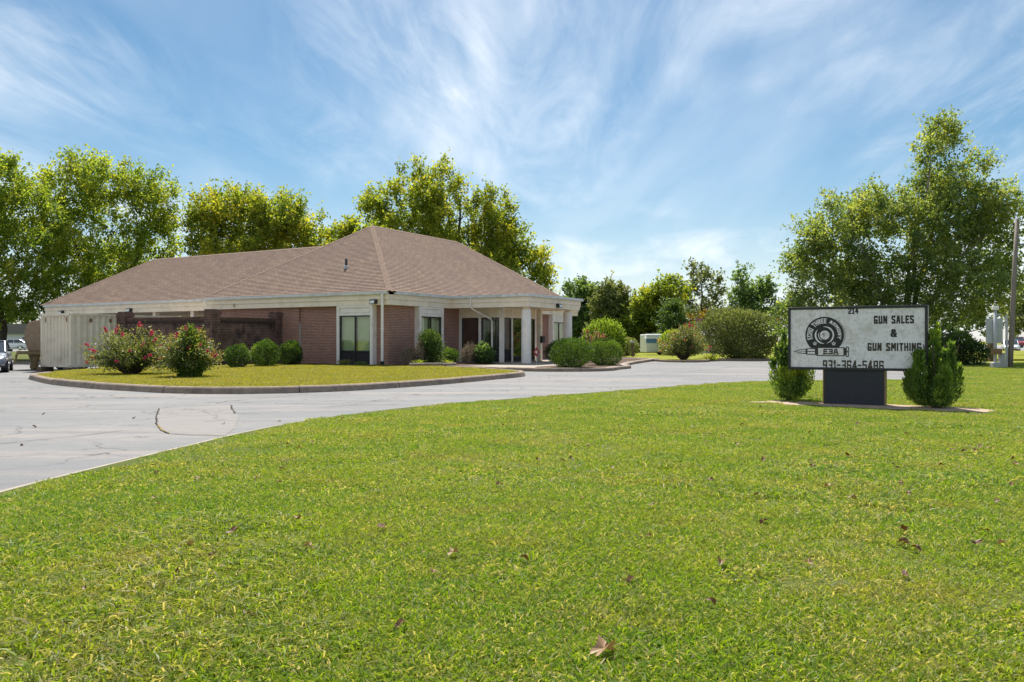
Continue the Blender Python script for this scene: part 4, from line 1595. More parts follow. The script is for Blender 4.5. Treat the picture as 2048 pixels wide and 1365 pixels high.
part('edge_trim', 'bronze_edge', ped, (0.531, 0.555, -0.15, 0.15, -0.05, S0 - 0.004))
part('edge_trim', 'bronze_edge', ped, (-0.555, -0.531, -0.15, 0.15, -0.05, S0 - 0.004))

GL = {
    'G': (.84, [[(1, .90), (.93, 1), (.07, 1), (0, .93), (0, .07), (.07, 0), (1, 0), (1, .42), (.62, .42)]]),
    'U': (.82, [[(0, 1), (0, .07), (.07, 0), (.93, 0), (1, .07), (1, 1)]]),
    'N': (.86, [[(0, 0), (0, 1), (.12, 1), (.88, 0), (1, 0), (1, 1)]]),
    'S': (.82, [[(1, .94), (.93, 1), (.07, 1), (0, .93), (0, .66), (1, .36), (1, .07), (.93, 0), (.07, 0), (0, .06)]]),
    'A': (.84, [[(0, 0), (.3, 1), (.7, 1), (1, 0)], [(.14, .33), (.86, .33)]]),
    'L': (.68, [[(0, 1), (0, 0), (1, 0)]]),
    'E': (.72, [[(1, 1), (0, 1), (0, 0), (1, 0)], [(0, .5), (.85, .5)]]),
    'M': (1.05, [[(0, 0), (0, 1), (.08, 1), (.5, .4), (.92, 1), (1, 1), (1, 0)]]),
    'I': (.0, [[(.5, 0), (.5, 1)]]),
    'T': (.78, [[(0, 1), (1, 1)], [(.5, 1), (.5, 0)]]),
    'H': (.82, [[(0, 0), (0, 1)], [(1, 0), (1, 1)], [(0, .5), (1, .5)]]),
    'C': (.8, [[(1, .78), (1, 1), (0, 1), (0, 0), (1, 0), (1, .22)]]),
    'O': (.82, [[(0, 0), (0, 1), (1, 1), (1, 0), (0, 0)]]),
    'R': (.82, [[(0, 0), (0, 1), (1, 1), (1, .5), (0, .5)], [(.5, .5), (1, 0)]]),
    'Y': (.84, [[(0, 1), (.5, .5), (1, 1)], [(.5, .5), (.5, 0)]]),
    '0': (.8, [[(0, 0), (0, 1), (1, 1), (1, 0), (0, 0)]]),
    '1': (.35, [[(0, .86), (.6, 1), (.6, 0)], [(0, 0), (1.0, 0)]]),
    '2': (.8, [[(0, .78), (0, 1), (1, 1), (1, .58), (0, .28), (0, 0), (1, 0)]]),
    '3': (.8, [[(0, 1), (1, 1), (1, 0), (0, 0)], [(.3, .5), (1, .5)]]),
    '4': (.8, [[(.75, 0), (.75, 1), (.6, 1), (0, .34), (1, .34)]]),
    '5': (.8, [[(1, 1), (0, 1), (0, .55), (1, .55), (1, 0), (0, 0), (0, .15)]]),
    '6': (.8, [[(1, .85), (1, 1), (0, 1), (0, 0), (1, 0), (1, .52), (0, .52)]]),
    '8': (.8, [[(0, 0), (0, 1), (1, 1), (1, 0), (0, 0)], [(0, .5), (1, .5)]]),
    '9': (.8, [[(0, .15), (0, 0), (1, 0), (1, 1), (0, 1), (0, .48), (1, .48)]]),
    '&': (.95, [[(1, 0), (.18, .72), (.18, .9), (.3, 1), (.6, 1), (.72, .9), (.72, .74), (.05, .36), (.05, .12), (.2, 0), (.55, 0), (1, .42)]]),
    '-': (.55, [[(0, .5), (1, .5)]]),
    ' ': (.42, []),
}


def letter_strokes(text, h, aspect, th):
    """list of 2D segments for a line of block lettering; returns segments and total width"""
    x = 0.0
    segs = []
    cw = h * aspect
    for ch in text:
        w, polys = GL[ch]
        w *= cw
        for pl in polys:
            for i in range(len(pl) - 1):
                (u0, v0), (u1, v1) = pl[i], pl[i + 1]
                segs.append(((x + u0 * w + th / 2, th / 2 + v0 * (h - th)), (x + u1 * w + th / 2, th / 2 + v1 * (h - th))))
        x += w + th + h * 0.12
    return segs, x - h * 0.12


def seg_mesh(m, a, b, th, y, mapf, k):
    (x0, z0), (x1, z1) = a, b
    dx, dz = x1 - x0, z1 - z0
    l = math.hypot(dx, dz)
    if l < 1e-6:
        return
    dx, dz = dx / l * th / 2, dz / l * th / 2
    q = [(x0 - dx + dz, z0 - dz - dx), (x1 + dx + dz, z1 + dz - dx), (x1 + dx - dz, z1 + dz + dx), (x0 - dx - dz, z0 - dz + dx)]
    yy = y - 0.0012 - (k % 9) * 0.00035
    pts = []
    for p in q:
        X, Z = mapf(*p)
        pts.append((X, yy, Z))
    pts += [(p[0], y, p[2]) for p in pts]
    m.add(pts, [(0, 1, 2, 3), (0, 4, 5, 1), (1, 5, 6, 2), (2, 6, 7, 3), (3, 7, 4, 0)])


FY = -SD + 0.0095


def text_line(text, x0, x1, z0, h, th, mat='ink', y=FY):
    segs, w = letter_strokes(text, h, 0.46, th)
    # fit the width by scaling x
    sx = (x1 - x0) / w
    m = MB()
    for k, (a, b) in enumerate(segs):
        seg_mesh(m, a, b, th, y, lambda X, Z: (x0 + X * sx, z0 + Z), k)
    return m.build('lettering', mat, SG)


text_line('GUN SALES', 0.325, 1.005, 1.545, 0.150, 0.034)
text_line('&', 0.61, 0.72, 1.295, 0.145, 0.030)
text_line('GUN SMITHING', 0.215, 1.125, 1.035, 0.150, 0.034, 'ink_faded')
text_line('214', -0.125, 0.055, 1.735, 0.118, 0.027)
text_line('931-364-5486', -0.585, 0.495, 0.660, 0.190, 0.031, 'ink_faded')


def disc_poly(cx, cz, r, n=48, a0=0, a1=2 * math.pi):
    return [(cx + r * math.cos(a0 + (a1 - a0) * i / n), cz + r * math.sin(a0 + (a1 - a0) * i / n)) for i in range(n)]


def ring_seg(m, cx, cz, r0, r1, a0, a1, y0, y1, n=30):
    """flat ring sector with tapering ends"""
    vs = []
    for i in range(n + 1):
        a = a0 + (a1 - a0) * i / n
        tp = min(1, min(i, n - i) / (n * .3) + 0.15)
        rm, hw = (r0 + r1) / 2, (r1 - r0) / 2 * tp
        for r, y in ((rm - hw, y1), (rm + hw, y1), (rm + hw, y0), (rm - hw, y0)):
            vs.append((cx + r * math.cos(a), y, cz + r * math.sin(a)))
    fs = []
    for i in range(n):
        for j in range(4):
            fs.append((i * 4 + j, i * 4 + (j + 1) % 4, i * 4 + 4 + (j + 1) % 4, i * 4 + 4 + j))
    m.add(vs, fs)


LCX, LCZ, LR = -0.555, 1.335, 0.355
# disc: a cartridge base seen end on, its foot cut by the cartridge below
dp = [(x, max(z, LCZ - 0.255)) for x, z in disc_poly(LCX, LCZ, LR, 72)]
MB().prism_y(dp, FY - 0.002, FY).build('emblem_disc', 'ink', SG)
m = MB()
ring_seg(m, LCX, LCZ, LR + 0.012, LR + 0.020, R(-35), R(62), FY - 0.002, FY)
m.build('emblem_arc', 'ink', SG)
m = MB()
ring_seg(m, LCX, LCZ, 0.148, 0.176, R(-75), R(98), FY - 0.004, FY - 0.0021)
ring_seg(m, LCX, LCZ, 0.150, 0.180, R(140), R(268), FY - 0.0042, FY - 0.0021)
ring_seg(m, LCX, LCZ, 0.103, 0.116, R(150), R(250), FY - 0.0041, FY - 0.0021)
m.build('emblem_ring', 'sign_face', SG)
MB().prism_y(disc_poly(LCX + 0.005, LCZ, 0.088, 32), FY - 0.004, FY - 0.0021).build('primer', 'sign_face', SG)
m = MB()
for k, (a, b) in enumerate([((-.02, .035), (-.035, .012)), ((-.035, .012), (.0, .0)), ((.0, .0), (-.015, -.03)), ((.012, .03), (-.02, .035))]):
    seg_mesh(m, (LCX + a[0], LCZ + a[1]), (LCX + b[0], LCZ + b[1]), 0.010, FY - 0.0045, lambda X, Z: (X, Z), k)
m.build('primer_mark', 'ink', SG)


def arc_text(text, a_start, a_end, rad, h, th):
    segs, w = letter_strokes(text, h, 0.5, th)
    m = MB()

    def mapf(X, Z):
        a = a_start + (a_end - a_start) * X / w
        r = rad + Z
        return LCX + r * math.cos(a), LCZ + r * math.sin(a)
    for k, (a, b) in enumerate(segs):
        seg_mesh(m, a, b, th, FY - 0.0022, mapf, k)
    return m.build('lettering', 'sign_face', SG)


arc_text('ECHO THREE', R(198), R(82), 0.226, 0.098, 0.019)
arc_text('ARMORY', R(70), R(-16), 0.245, 0.062, 0.014)


def star(cx, cz, r):
    return [(cx + (r if i % 2 == 0 else r * .45) * math.sin(math.pi * i / 5), cz + (r if i % 2 == 0 else r * .45) * math.cos(math.pi * i / 5)) for i in range(10)]


for sx in (-0.175, 0.168):
    MB().prism_y(star(LCX + sx, LCZ - 0.165, 0.046), FY - 0.004, FY - 0.0021).build('star', 'sign_face', SG)
    MB().prism_y(star(LCX + sx, LCZ - 0.165, 0.018), FY - 0.0055, FY - 0.0041).build('star', 'ink', SG)
# cartridge drawn under the disc
cz = 1.015
outl = [(-1.135, cz), (-1.02, cz + .038), (-0.89, cz + .05), (-0.885, cz + .062), (-0.72, cz + .062), (-0.69, cz + .085), (-0.20, cz + .085), (-0.185, cz + .07),
        (-0.17, cz + .07), (-0.16, cz + .10), (-0.125, cz + .10), (-0.115, cz + .09), (-0.115, cz - .09), (-0.125, cz - .10), (-0.16, cz - .10), (-0.17, cz - .07), (-0.185, cz - .07), (-0.20, cz - .085),
        (-0.69, cz - .085), (-0.72, cz - .062), (-0.885, cz - .062), (-0.89, cz - .05), (-1.02, cz - .038)]
MB().prism_y(outl, FY - 0.0045, FY - 0.0001).build('cartridge_outline', 'ink_faded', SG)
m = MB()
m.prism_y([(-1.105, cz - .003), (-1.0, cz + .026), (-0.905, cz + .034), (-0.905, cz + .004)], FY - 0.0060, FY - 0.0046)
m.prism_y([(-1.105, cz - .010), (-0.905, cz - .006), (-0.905, cz - .034), (-1.0, cz - .024)], FY - 0.0060, FY - 0.0046)
m.prism_y([(-0.868, cz - .045), (-0.732, cz - .045), (-0.732, cz - .008), (-0.868, cz - .008)], FY - 0.0060, FY - 0.0046)
m.prism_y([(-0.868, cz + .010), (-0.732, cz + .010), (-0.732, cz + .045), (-0.868, cz + .045)], FY - 0.0060, FY - 0.0046)
m.prism_y([(-0.67, cz - .068), (-0.212, cz - .068), (-0.212, cz + .068), (-0.67, cz + .068)], FY - 0.0060, FY - 0.0046)
m.prism_y([(-0.150, cz + .012), (-0.130, cz + .012), (-0.130, cz + .082), (-0.150, cz + .082)], FY - 0.0060, FY - 0.0046)
m.prism_y([(-0.150, cz - .082), (-0.130, cz - .082), (-0.130, cz - .012), (-0.150, cz - .012)], FY - 0.0060, FY - 0.0046)
m.build('cartridge_fill', 'sign_face', SG)
m = MB()
segs, w = letter_strokes('E3A', 0.105, 0.85, 0.026)
for k, (a, b) in enumerate(segs):
    seg_mesh(m, a, b, 0.026, FY - 0.0062, lambda X, Z: (-0.575 + X * 0.27 / w, cz - .052 + Z), k)
for (xa, xb) in ((-0.585, -0.545), (-0.39, -0.345), (-0.335, -0.295)):
    seg_mesh(m, (xa, cz - .05), (xb, cz - .05), 0.012, FY - 0.0062, lambda X, Z: (X, Z), 8)
m.build('lettering', 'ink_faded', SG)

# gravel strip round the sign
gb = [(-1.95, -0.40), (-1.2, -0.72), (0, -0.86), (1.2, -0.90), (1.9, -0.84), (2.45, -0.55), (2.1, -0.05), (1.2, 0.30), (0.2, 0.42), (-0.9, 0.38), (-1.7, 0.1)]
ca, sa = math.cos(R(-29.5)), math.sin(R(-29.5))
gpoly = [(6.62 + x * ca - y * sa, 15.69 + x * sa + y * ca) for x, y in gb]
gpoly = smooth_path(gpoly, 0.25, True)
sheet('gravel_bed', gpoly, 0.036, 'gravel', 0.01)

# ------------------------------------------------------------------ trees


def tree(name, label, base, lobes, n_cl, shoots, per_shoot, leaf, mat, seed, trunk_r=0.22, stems=1, bark='bark', depth=0.85, shoot_len=0.9,
         upward=0.6, group=None, cat='tree', tint_mid=0.5, spread=0.2, zbase=0.0, tint_spread=0.22, top_bias=0.15):
    """lobes: (X, Z, rx, rz) ellipsoids of the crown in world X/Z around depth base.y"""
    rng = np.random.default_rng(seed)
    root = empty(name, (base[0], base[1], zbase))
    tag(root, label, cat, group)
    B = np.array([base[0], base[1], zbase])
    lob = np.array(lobes, float)
    vol = lob[:, 2] * lob[:, 3] * np.sqrt(lob[:, 2])
    pick = rng.choice(len(lob), n_cl, p=vol / vol.sum())
    u = unit(rng.normal(size=(n_cl, 3)))
    r = rng.uniform(0, 1, n_cl) ** (1 / 2.6)
    ydep = np.array([rng.uniform(-0.25, 0.25) * lob[:, 2].max() for _ in lob])
    A = np.stack([lob[pick, 0] + u[:, 0] * r * lob[pick, 2] * .93, base[1] + ydep[pick] + u[:, 1] * r * lob[pick, 2] * depth,
                  lob[pick, 1] + u[:, 2] * r * lob[pick, 3] * .93], axis=1) - B
    A = A[A[:, 2] > 0.35]
    top = A[:, 2].max()
    # stems
    nodes, rad = [], []
    tb = MB()
    for s in range(stems):
        ang = rng.uniform(0, 6.28)
        tgt_i = rng.integers(len(A))
        lean = A[tgt_i, :2] * (0.55 if stems > 1 else 0.0) + np.array([np.median(A[:, 0]), np.median(A[:, 1])]) * (0.9 if stems == 1 else 0.2)
        hh = top * rng.uniform(0.74, 0.86)
        if stems > 1:
            cand = np.argsort(-A[:, 2])[:max(4, len(A) // 2)]
            tg = A[cand[rng.integers(len(cand))]]
            lean, hh = tg[:2] * 0.96, tg[2] * 0.93
        k = 9
        path = []
        for i in range(k + 1):
            t = i / k
            path.append((lean[0] * t ** 1.3 + rng.normal() * 0.06 * top * 0.12 + (0.15 * math.cos(ang) if stems > 1 else 0),
                         lean[1] * t ** 1.3 + rng.normal() * 0.06 * top * 0.12 + (0.15 * math.sin(ang) if stems > 1 else 0), -0.15 + hh * t))
        rr = [max(0.02, trunk_r / math.sqrt(stems) * (1.25 if i == 0 else 1) * (1 - 0.86 * i / k)) for i in range(k + 1)]
        tb.tube(path, rr, 7, False)
        for i in range(2, k + 1):
            nodes.append(path[i])
            rad.append(rr[i])
    nodes = [np.array(p) for p in nodes]
    order = np.argsort(np.hypot(A[:, 0] - np.median(A[:, 0]), A[:, 1]) + 0.3 * A[:, 2])
    dirs = np.zeros_like(A)
    for ai in order:
        a = A[ai]
        N = np.array(nodes)
        dv = a[None, :] - N
        dist = np.linalg.norm(dv, axis=1)
        hor = np.hypot(dv[:, 0], dv[:, 1])
        cost = dist + 1.2 * np.maximum(0, hor * 0.45 - dv[:, 2])
        pi = int(np.argmin(cost))
        p = N[pi]
        ln = dist[pi]
        mid = p + (a - p) * 0.5 + np.array([0, 0, -0.08 * ln]) + rng.normal(size=3) * 0.06 * ln
        r0 = min(rad[pi] * 0.62, 0.012 + 0.02 * ln)
        r0 = max(r0, 0.010)
        tb.tube([p, mid, a], [r0, r0 * .7, r0 * .35], 4 if r0 < 0.05 else 6, False)
        nodes += [mid, a]
        rad += [r0 * .8, r0 * .5]
        dirs[ai] = unit(a - mid)
    tb.build('trunk', bark, root, True)
    # leafy shoots
    C = len(A)
    cc = A.mean(axis=0)
    outw = unit(A - cc)
    sd = unit(dirs[:, None, :] * 0.35 + outw[:, None, :] * 0.45 + rng.normal(size=(C, shoots, 3)) * 0.62 + np.array([0, 0, upward]))
    sl = shoot_len * rng.uniform(0.45, 1.25, (C, shoots, 1))
    st = A[:, None, :] + rng.normal(size=(C, shoots, 3)) * spread * shoot_len
    tt = rng.uniform(0.0, 1.0, (C, shoots, per_shoot, 1))
    P = st[:, :, None, :] + sd[:, :, None, :] * sl[:, :, None, :] * tt + rng.normal(size=(C, shoots, per_shoot, 3)) * shoot_len * 0.085
    ax = sd[:, :, None, :] * 0.5 + rng.normal(size=P.shape) * 0.75
    P, ax = P.reshape(-1, 3), ax.reshape(-1, 3)
    keep = P[:, 2] > 0.15
    n = len(P)
    ct = np.repeat(rng.normal(size=C) * tint_spread * .75, shoots * per_shoot) + np.repeat(rng.normal(size=C * shoots) * tint_spread * .45, per_shoot)
    tint = np.clip(tint_mid + ct + rng.normal(size=n) * 0.13 + top_bias * ((P[:, 2] / top) - 0.5), 0, 1)  # sunlit crown tops painted in: tint lightens with height
    P, ax, tint = P[keep], ax[keep], tint[keep]
    L = leaf * rng.uniform(0.6, 1.25, len(P))
    Q = leaf_quads(rng, P, ax, L, L * rng.uniform(0.5, 0.8, len(P)), 0.7, 0.2)
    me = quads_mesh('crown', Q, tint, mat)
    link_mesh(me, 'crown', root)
    return root


GB = 'trees behind the building'
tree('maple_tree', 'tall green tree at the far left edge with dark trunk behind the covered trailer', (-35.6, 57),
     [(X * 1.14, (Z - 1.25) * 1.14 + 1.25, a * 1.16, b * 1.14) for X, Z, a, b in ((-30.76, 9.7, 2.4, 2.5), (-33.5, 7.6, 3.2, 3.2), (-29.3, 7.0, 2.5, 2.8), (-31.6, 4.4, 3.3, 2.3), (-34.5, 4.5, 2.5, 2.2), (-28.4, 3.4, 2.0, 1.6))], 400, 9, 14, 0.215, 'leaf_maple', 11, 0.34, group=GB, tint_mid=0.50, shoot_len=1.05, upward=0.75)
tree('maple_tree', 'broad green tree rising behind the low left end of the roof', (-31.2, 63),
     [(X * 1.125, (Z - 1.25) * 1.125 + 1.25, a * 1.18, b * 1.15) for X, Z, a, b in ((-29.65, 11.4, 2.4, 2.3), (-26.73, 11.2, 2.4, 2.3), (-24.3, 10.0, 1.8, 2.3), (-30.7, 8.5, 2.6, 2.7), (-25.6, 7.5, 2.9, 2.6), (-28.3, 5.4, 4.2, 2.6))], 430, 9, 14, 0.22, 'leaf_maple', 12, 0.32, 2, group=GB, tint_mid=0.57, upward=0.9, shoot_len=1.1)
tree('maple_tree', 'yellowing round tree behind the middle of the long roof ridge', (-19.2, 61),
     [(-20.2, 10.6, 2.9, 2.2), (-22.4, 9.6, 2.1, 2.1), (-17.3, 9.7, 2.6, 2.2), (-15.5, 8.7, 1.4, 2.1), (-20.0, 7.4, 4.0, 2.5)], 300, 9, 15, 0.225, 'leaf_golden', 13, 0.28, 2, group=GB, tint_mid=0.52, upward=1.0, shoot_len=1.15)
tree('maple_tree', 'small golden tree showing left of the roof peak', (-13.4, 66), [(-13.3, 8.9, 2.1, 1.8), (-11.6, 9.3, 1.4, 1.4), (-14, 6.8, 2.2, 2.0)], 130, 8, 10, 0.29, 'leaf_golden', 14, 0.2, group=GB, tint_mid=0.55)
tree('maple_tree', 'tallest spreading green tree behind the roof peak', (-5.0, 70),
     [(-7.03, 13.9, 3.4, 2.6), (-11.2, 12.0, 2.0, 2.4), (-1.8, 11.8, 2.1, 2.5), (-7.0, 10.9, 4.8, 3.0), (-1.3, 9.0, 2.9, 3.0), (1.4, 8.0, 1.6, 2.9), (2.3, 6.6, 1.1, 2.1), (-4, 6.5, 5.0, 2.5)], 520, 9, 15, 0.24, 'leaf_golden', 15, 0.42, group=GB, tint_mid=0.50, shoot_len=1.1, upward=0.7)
GR = 'trees beyond the drive'
tree('background_tree', 'dense dark green tree directly right of the portico roof', (9.5, 95), [(8.21, 5.9, 2.5, 2.3), (11.1, 5.4, 2.0, 2.5), (9.1, 3.1, 3.2, 2.3)], 260, 7, 10, 0.36, 'leaf_bluegreen', 21, 0.25, group=GR, tint_mid=0.42)
tree('background_tree', 'olive green leafy tree left of the yellow trees behind the camper', (11.2, 86), [(10.5, 4.6, 2.2, 2.6), (11.8, 2.6, 2.5, 2.5), (9.6, 2.0, 1.8, 1.8)], 260, 7, 10, 0.32, 'leaf_olive', 22, 0.22, group=GR, tint_mid=0.4)
tree('background_tree', 'rounded yellow green tree with dark forked trunk behind the camper', (15.0, 84), [(16.0, 5.9, 2.2, 1.9), (13.7, 4.7, 1.9, 2.2), (15.2, 3.2, 2.7, 2.2), (12.9, 3.0, 1.9, 2.3)], 300, 7, 10, 0.30, 'leaf_golden', 23, 0.25, 2, group=GR, tint_mid=0.40)
tree('background_tree', 'thin sparse tall tree with bare limbs showing against the sky', (21.4, 92), [(21.2, 8.3, 1.7, 1.8), (20.5, 5.9, 1.7, 1.7), (22.9, 6.6, 1.3, 1.9), (21.2, 3.9, 1.7, 1.5)], 85, 6, 7, 0.33, 'leaf_olive', 24, 0.27, group=GR, tint_mid=0.5)
tree('background_tree', 'feathery upright tree with open crown above the big olive shrub', (23.6, 80), [(22.35, 7.2, 0.9, 1.4), (23.3, 5.4, 2.0, 1.6), (24.9, 6.2, 1.1, 1.4), (22.9, 3.4, 2.5, 1.5), (26.3, 3.7, 1.9, 1.4)], 150, 7, 8, 0.30, 'leaf_bluegreen', 25, 0.2, group=GR, tint_mid=0.5)
tree('background_tree', 'low orange brown tree beside the brick chimney', (19.0, 86), [(19.2, 2.7, 1.3, 1.1), (21.0, 2.9, 1.3, 1.2), (26.5, 2.6, 1.6, 1.1)], 80, 7, 8, 0.30, 'leaf_orange', 26, 0.14, group=GR)
tree('background_tree', 'compact dark evergreen standing left of the brick chimney', (14.8, 74), [(14.7, 3.2, 1.2, 1.4), (14.9, 1.8, 1.5, 1.4)], 90, 8, 10, 0.22, 'leaf_dark', 27, 0.14, group=GR)
tree('distant_woods', 'low hedge like trees closing the view behind the back house', (6, 105), [(2, 2.6, 4, 2.2), (9, 3.8, 3.6, 2.9), (13.5, 3.6, 3.4, 2.6), (18, 3.9, 3.4, 2.8), (23, 3.0, 3.6, 2.4), (30, 3.0, 5, 2.8), (15, 2, 7, 1.8)], 460, 7, 9, 0.40, 'leaf_olive', 28, 0.2, 4, group=GR, tint_mid=0.5)
tree('birch_tree', 'huge many stemmed tree with tall pointed top directly behind the business sign', (21.4, 45),
     [(23.9, 12.5, 1.25, 1.25), (25.6, 10.9, 1.0, 0.85), (22.6, 11.1, 0.9, 0.9), (24.3, 9.6, 2.0, 1.4), (20.4, 8.3, 2.4, 1.7), (17.6, 7.2, 2.0, 2.0), (23.3, 7.1, 2.9, 2.4),
      (26.4, 7.9, 2.0, 2.2), (16.6, 4.9, 1.9, 2.0), (19.8, 4.5, 2.8, 2.3), (24.1, 4.0, 2.9, 2.1), (27.2, 5.3, 1.3, 2.0), (16.2, 2.6, 1.6, 1.3), (20.8, 2.0, 3.2, 1.1)],
     860, 9, 14, 0.16, 'leaf_birch', 31, 0.5, 6, 'bark_pale', shoot_len=0.85, tint_mid=0.47, upward=0.35)
tree('background_tree', 'leafy green tree at the right edge behind the utility pole', (43.5, 68), [(43.0, 4.2, 1.8, 1.8), (42.0, 2.9, 1.5, 1.2), (45.5, 4.8, 2.5, 2.5)], 130, 7, 9, 0.27, 'leaf_olive', 32, 0.2, group=GR, tint_mid=0.35)
tree('distant_woods', 'far green tree line across the street at the right edge', (75, 150), [(62, 4, 5, 3), (70, 4.5, 5, 3.5), (79, 5, 6, 4), (88, 5, 5, 4), (97, 4.5, 5, 3.5), (106, 5, 6, 4)], 230, 7, 8, 0.6, 'leaf_dark', 33, 0.3, 3, group=GR)
tree('distant_woods', 'far hazy green trees beyond the low building at left', (-95, 170), [(-112, 5, 7, 4), (-100, 5.5, 7, 4.5), (-88, 5, 7, 4), (-78, 5, 6, 4)], 160, 7, 8, 0.65, 'leaf_dark', 34, 0.3, 3, group=GR)


for o_ in list(COL.objects):
    if o_.name.startswith('distant_woods'):          # far-off masses of trees
        tag(o_, kind='stuff')
        del o_['group']

# ------------------------------------------------------------------ shrubs
def shrub(name, label, base, rx, ry, h, mat, seed, n=6000, leaf=0.06, group=None, shape='round', rough=0.10, upward=0.5, z0=0.0, tint_mid=0.45,
          stems=7, bark='bark', cat='shrub', foot=0.25, fuzz=0.06, tint_spread=0.2, density_core=0.25, fall=0.4):
    rng = np.random.default_rng(seed)
    root = empty(name, (base[0], base[1], z0))
    tag(root, label, cat, group)
    # outline function on direction sphere with lumps
    k = 34
    ld = unit(rng.normal(size=(k, 3)))
    la = rng.uniform(-1, 1, k)
    u = unit(rng.normal(size=(n, 3)))
    lump = (np.maximum(0, u @ ld.T) ** 14 * la[None, :]).sum(1) * 1.3
    shell = np.where(rng.uniform(size=n) < density_core, rng.uniform(0.35, 0.9, n), rng.uniform(0.88, 1.02, n))
    r = shell * (1 + rough * lump)
    if shape == 'round':
        p = np.stack([u[:, 0] * rx * r, u[:, 1] * ry * r, h * 0.5 + u[:, 2] * h * 0.52 * r], 1)
        taper = np.clip(0.84 + p[:, 2] / h * 0.55, 0, 1)
        p[:, 2] = np.where(p[:, 2] < h * .5, h * .5 - (h * .5 - p[:, 2]) * 1.12, p[:, 2])
        p[:, :2] *= taper[:, None]
    elif shape == 'vase':         # narrow foot, broad middle, ragged upright top
        t = rng.uniform(0, 1, n) ** 0.9
        ang = rng.uniform(0, 2 * np.pi, n)
        prof = np.interp(t, [0, .12, .32, .5, .72, .9, 1], [foot, .72, 1.0, .97, .70, .36, .08])
        rad = np.where(rng.uniform(size=n) < density_core, np.sqrt(rng.uniform(0.05, 0.9, n)), rng.uniform(0.85, 1.05, n))
        lob = 1 + rough * (np.sin(ang * 5 + t * 7 + seed) + 0.7 * np.sin(ang * 9 - t * 11))
        hh = h * (1 + 0.10 * np.sin(ang * 4 + seed) * t)
        p = np.stack([np.cos(ang) * prof * rad * rx * lob, np.sin(ang) * prof * rad * ry * lob, t * hh], 1)
        u = unit(np.stack([np.cos(ang), np.sin(ang), np.full(n, 0.3)], 1))
    elif shape == 'plumes':       # many upright leafy plumes leaning out from one foot
        npl = 27
        pa = rng.uniform(0, 2 * np.pi, npl)
        pq = np.sqrt(rng.uniform(0.0, 1, npl))
        ph = h * (1.0 - fall * pq ** 1.6) * rng.uniform(0.66, 1.06, npl)
        wi = rng.integers(0, npl, n)
        t = rng.uniform(0, 1, n) ** 0.85
        out = np.interp(t, [0, .18, .45, .75, 1], [foot, .74, .98, 1.0, 1.0])
        pr = np.interp(t, [0, .2, .6, 1], [.6, 1, .75, .10]) * rx * 0.19
        ja = rng.uniform(0, 2 * np.pi, n)
        jr = np.sqrt(rng.uniform(0.1, 1, n))
        p = np.stack([np.cos(pa[wi]) * pq[wi] * rx * out * .86 + np.cos(ja) * jr * pr, np.sin(pa[wi]) * pq[wi] * ry * out * .86 + np.sin(ja) * jr * pr, t * ph[wi]], 1)
        u = unit(np.stack([np.cos(ja), np.sin(ja), np.full(n, 0.5)], 1))
    p += rng.normal(size=p.shape) * fuzz
    p[:, 2] = np.maximum(p[:, 2], 0.03)
    ax = u * 0.6 + rng.normal(size=p.shape) * 0.5 + np.array([0, 0, upward])
    # patchy tint in clumps, with sunlit tops and shaded lower leaves painted in
    cs = rng.normal(size=(40, 3)) * np.array([rx, ry, h * .5]) * .8 + np.array([0, 0, h * .5])
    cv_ = rng.normal(size=40)
    d2 = ((p[:, None, :] - cs[None, :, :]) ** 2).sum(2)
    clump = cv_[d2.argmin(1)]
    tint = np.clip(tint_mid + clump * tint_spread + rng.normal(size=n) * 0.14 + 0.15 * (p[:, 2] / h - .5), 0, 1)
    L = leaf * rng.uniform(0.6, 1.35, n)
    if shape == 'plumes':
        ax = ax + np.array([0, 0, 0.8])
        L = L * np.where(t > 0.8, 1.5, 1.0)
    Q = leaf_quads(rng, p, ax, L, L * rng.uniform(0.4, 0.7, n) * (0.75 if shape == 'plumes' else 1), 0.6, 0.2)
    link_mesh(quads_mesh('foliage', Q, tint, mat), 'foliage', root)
    tb = MB()
    for s in range(stems):
        a = rng.uniform(0, 6.28)
        q = rng.uniform(.3, .75)
        tb.tube([(0.06 * math.cos(a), 0.06 * math.sin(a), -0.05), (rx * q * .5 * math.cos(a), ry * q * .5 * math.sin(a), h * .4), (rx * q * math.cos(a), ry * q * math.sin(a), h * .8)], [0.03, 0.02, 0.008], 5, False)
    tb.build('stems', bark, root)
    return root


ZI, ZW = 0.13, 0.145
shrub('yew_bush', 'upright dark yew bush half behind the left end of the business sign', (5.72, 16.75), 0.50, 0.46, 1.50, 'leaf_yew', 41, 10500, 0.062, shape='plumes', foot=0.38, fall=0.30, upward=0.9, z0=0.03, fuzz=0.016)
shrub('yew_bush', 'larger upright yew bush covering the right end of the business sign', (7.77, 14.95), 0.60, 0.54, 1.45, 'leaf_yew', 42, 12000, 0.062, shape='plumes', foot=0.42, fall=0.55, upward=0.9, z0=0.03, fuzz=0.016)
RB = 'round clipped bushes by the screen wall'
shrub('round_bush', 'small round clipped bush behind the flowering shrub, left of three by the dark wall', (-11.72, 34.8), 0.47, 0.5, 0.90, 'leaf_boxwood', 43, 6000, 0.055, group=RB, z0=ZI, fuzz=0.035, rough=0.2, tint_mid=0.35, tint_spread=0.3)
shrub('round_bush', 'larger round clipped bush in the middle of three by the dark wall', (-11.0, 36.4), 0.58, 0.58, 1.08, 'leaf_boxwood', 44, 7000, 0.06, group=RB, z0=ZI, fuzz=0.03, rough=0.15, tint_mid=0.40, tint_spread=0.3)
shrub('round_bush', 'round clipped bush at the end pier of the dark wall, right of three', (-10.35, 38.2), 0.50, 0.5, 1.08, 'leaf_boxwood', 45, 6500, 0.06, group=RB, z0=ZI, fuzz=0.03, rough=0.15, tint_mid=0.30, tint_spread=0.3)
